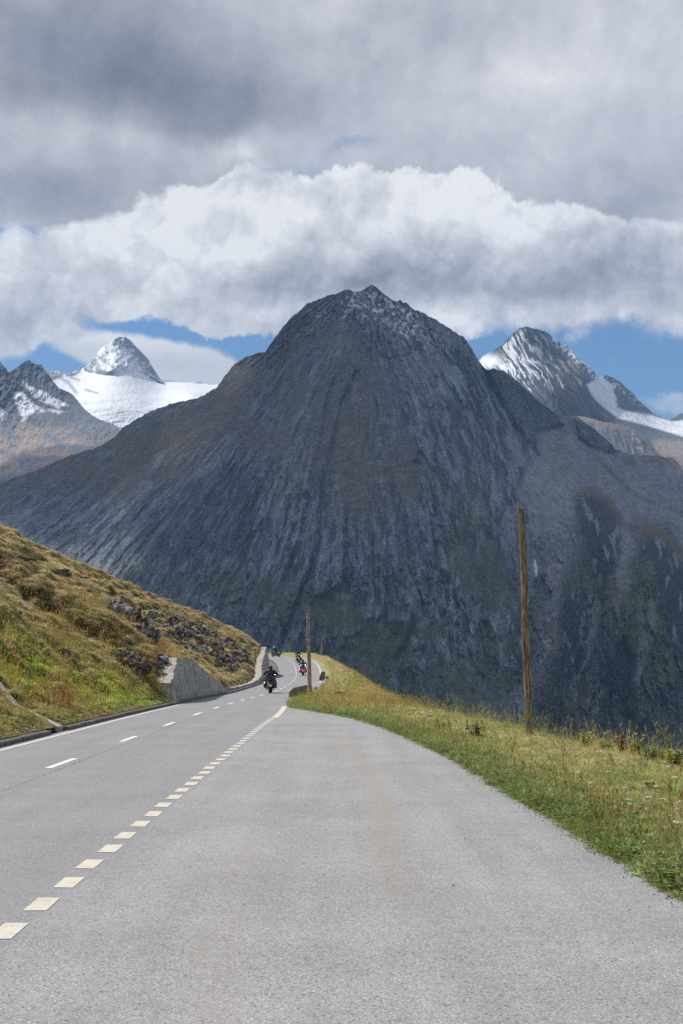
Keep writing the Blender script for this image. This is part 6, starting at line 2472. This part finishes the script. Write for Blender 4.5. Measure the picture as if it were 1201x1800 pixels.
    if touring:
        vs, fs = [], []
        for i in range(9):
            a = math.radians(-50 + 100 * i / 8)
            for k in range(4):
                z = 1.06 + k * .11
                vs.append((.30 * math.sin(a) * (1 - .08 * k), .46 + .26 * math.cos(a) - .05 * k, z - (abs(i - 4) * .02 if k == 3 else 0)))
        for i in range(8):
            for k in range(3):
                fs.append((i * 4 + k, i * 4 + k + 1, (i + 1) * 4 + k + 1, (i + 1) * 4 + k))
        w = MB().add(vs, fs).build('windshield', MAT_GLASSY, t, True)
        w.modifiers.new('thick', 'SOLIDIFY').thickness = .006
    tag(t, label, 'motorcycle', 'touring motorcycles riding up the pass')
    return t


def rider(label, helm, look=0.0, wide=1.0):
    t = empty('person')
    # joints: pelvis first (root of the skin)
    J = [
        ((0, -.22, .83), .155), ((0, -.24, .98), .150), ((0, -.21, 1.13), .17), ((0, -.15, 1.27), .15), ((0, -.12, 1.36), .07), ((0, -.10, 1.42), .062),
    ]
    E = [(0, 1), (1, 2), (2, 3), (3, 4), (4, 5)]
    for s_ in (-1, 1):
        b = len(J)
        J += [((s_ * .18, -.14, 1.30), .085), ((s_ * .35 * wide, -.04, 1.14), .066), ((s_ * .38, .13, 1.07), .048), ((s_ * .42, .21, 1.07), .045)]
        E += [(3, b), (b, b + 1), (b + 1, b + 2), (b + 2, b + 3)]
        b = len(J)
        J += [((s_ * .13, -.16, .80), .115), ((s_ * .26, .18, .74), .088), ((s_ * .27, .10, .42), .062), ((s_ * .28, .12, .36), .058), ((s_ * .29, .27, .345), .045)]
        E += [(0, b), (b, b + 1), (b + 1, b + 2), (b + 2, b + 3), (b + 3, b + 4)]
    me = bpy.data.meshes.new('body')
    me.from_pydata([j[0] for j in J], E, [])
    o = bpy.data.objects.new('body', me)
    COL.objects.link(o)
    o.parent = t
    me.materials.append(MAT_LEATHER)
    md = o.modifiers.new('skin', 'SKIN')
    md.use_smooth_shade = True
    for i, j in enumerate(J):
        sv = me.skin_vertices[0].data[i]
        sv.radius = (j[1], j[1] * (.78 if i in (1, 2, 3) else 1.0))
        sv.use_root = (i == 0)
    sbd = o.modifiers.new('sub', 'SUBSURF')
    sbd.levels = sbd.render_levels = 2
    # gloves: palm, four curled fingers and a thumb round the grip
    for s_ in (-1, 1):
        g = MB().ell((s_ * .425, .205, 1.065), (.095, .075, .06), 10, 8)
        for k in range(4):
            x = s_ * (.39 + .022 * k)
            g.tube([(x, .22, 1.085), (x, .252 + .003 * (k % 2), 1.075), (x, .25, 1.045), (x, .225, 1.035)], [.0105, .0105, .0095, .008], 6)
        g.tube([(s_ * .385, .20, 1.05), (s_ * .37, .225, 1.03), (s_ * .375, .245, 1.02)], [.013, .012, .010], 6)
        g.build('glove', MAT_MATTE, t, True)
    h = MB().ell((0, -.075, 1.50), (.25, .29, .27), 18, 12)
    hh = h.build('helmet', helm, t, True)
    MB().ell((0, .035, 1.50), (.20, .10, .11), 14, 8).build('visor', MAT_GLASSY, hh, True)
    MB().box((0, -.215, 1.43), (.17, .05, .05)).build('helmet_rim', MAT_MATTE, hh, bevel=.015)
    tag(t, label, 'person', 'motorcycle riders')
    return t


def place(bike, man, x, y, z, rz, lean=0.0, pitch=0.0):
    Rm = Matrix.Translation((x, y, z)) @ Matrix.Rotation(rz, 4, 'Z') @ Matrix.Rotation(pitch, 4, 'X') @ Matrix.Rotation(lean, 4, 'Y')
    bike.matrix_world = Rm
    man.matrix_world = Rm


def ground_z(x, y):
    p = drop(x, y, BVH_R)
    return p.z if p else 0.0


for (px, py, Y, rz, lean, paint, tour, helm, lb, lr) in [
        (476.0, 1218, 82.0, .02, .0, MAT_BLACK, True, MAT_HELM, 'black touring motorcycle nearest the camera, seen from behind beside the low wall', 'rider in black leather with a black helmet on the nearest motorcycle'),
        (532.5, 1187, 139.0, .05, .0, MAT_REDP, False, MAT_HELM, 'red motorcycle with red side cases riding towards the bend', 'rider in a black jacket on the red motorcycle'),
        (524.5, 1163.5, 178.0, .16, -.04, MAT_BLACK, False, MAT_HELM, 'dark motorcycle at the top of the road, ahead of the red one', 'rider in black with broad shoulders, ahead of the red motorcycle'),
        (486.0, 1156, 202.0, .6, -.32, MAT_BLACK, False, MAT_HELMW, 'small dark motorcycle leaning into the left bend, farthest of all', 'farthest rider leaning into the bend with a pale helmet')]:
    x = float(at(px, py, Y)[0])
    z = ground_z(x, Y)
    place(motorcycle(lb, paint, tour), rider(lr, helm), x, Y, z + .005, rz, lean)


# ================================================================== HAZE
hx0, hx1, hy0, hy1, hz0, hz1 = -14500, 14500, -9500, 16500, -640, 1950
hz = MB().box(((hx0 + hx1) / 2, (hy0 + hy1) / 2, (hz0 + hz1) / 2), (hx1 - hx0, hy1 - hy0, hz1 - hz0)).build("haze", None)
hm = bpy.data.materials.new("haze")
hm.use_nodes = True
hm.node_tree.nodes.clear()
ho = hm.node_tree.nodes.new("ShaderNodeOutputMaterial")
hv = hm.node_tree.nodes.new("ShaderNodeVolumePrincipled")
hv.inputs["Color"].default_value = (0.36, 0.62, 1.0, 1)
hv.inputs["Density"].default_value = 6.3e-5
hv.inputs["Anisotropy"].default_value = 0.2
hm.node_tree.links.new(hv.outputs[0], ho.inputs["Volume"])
hz.data.materials.append(hm)
tag(hz, kind="stuff")
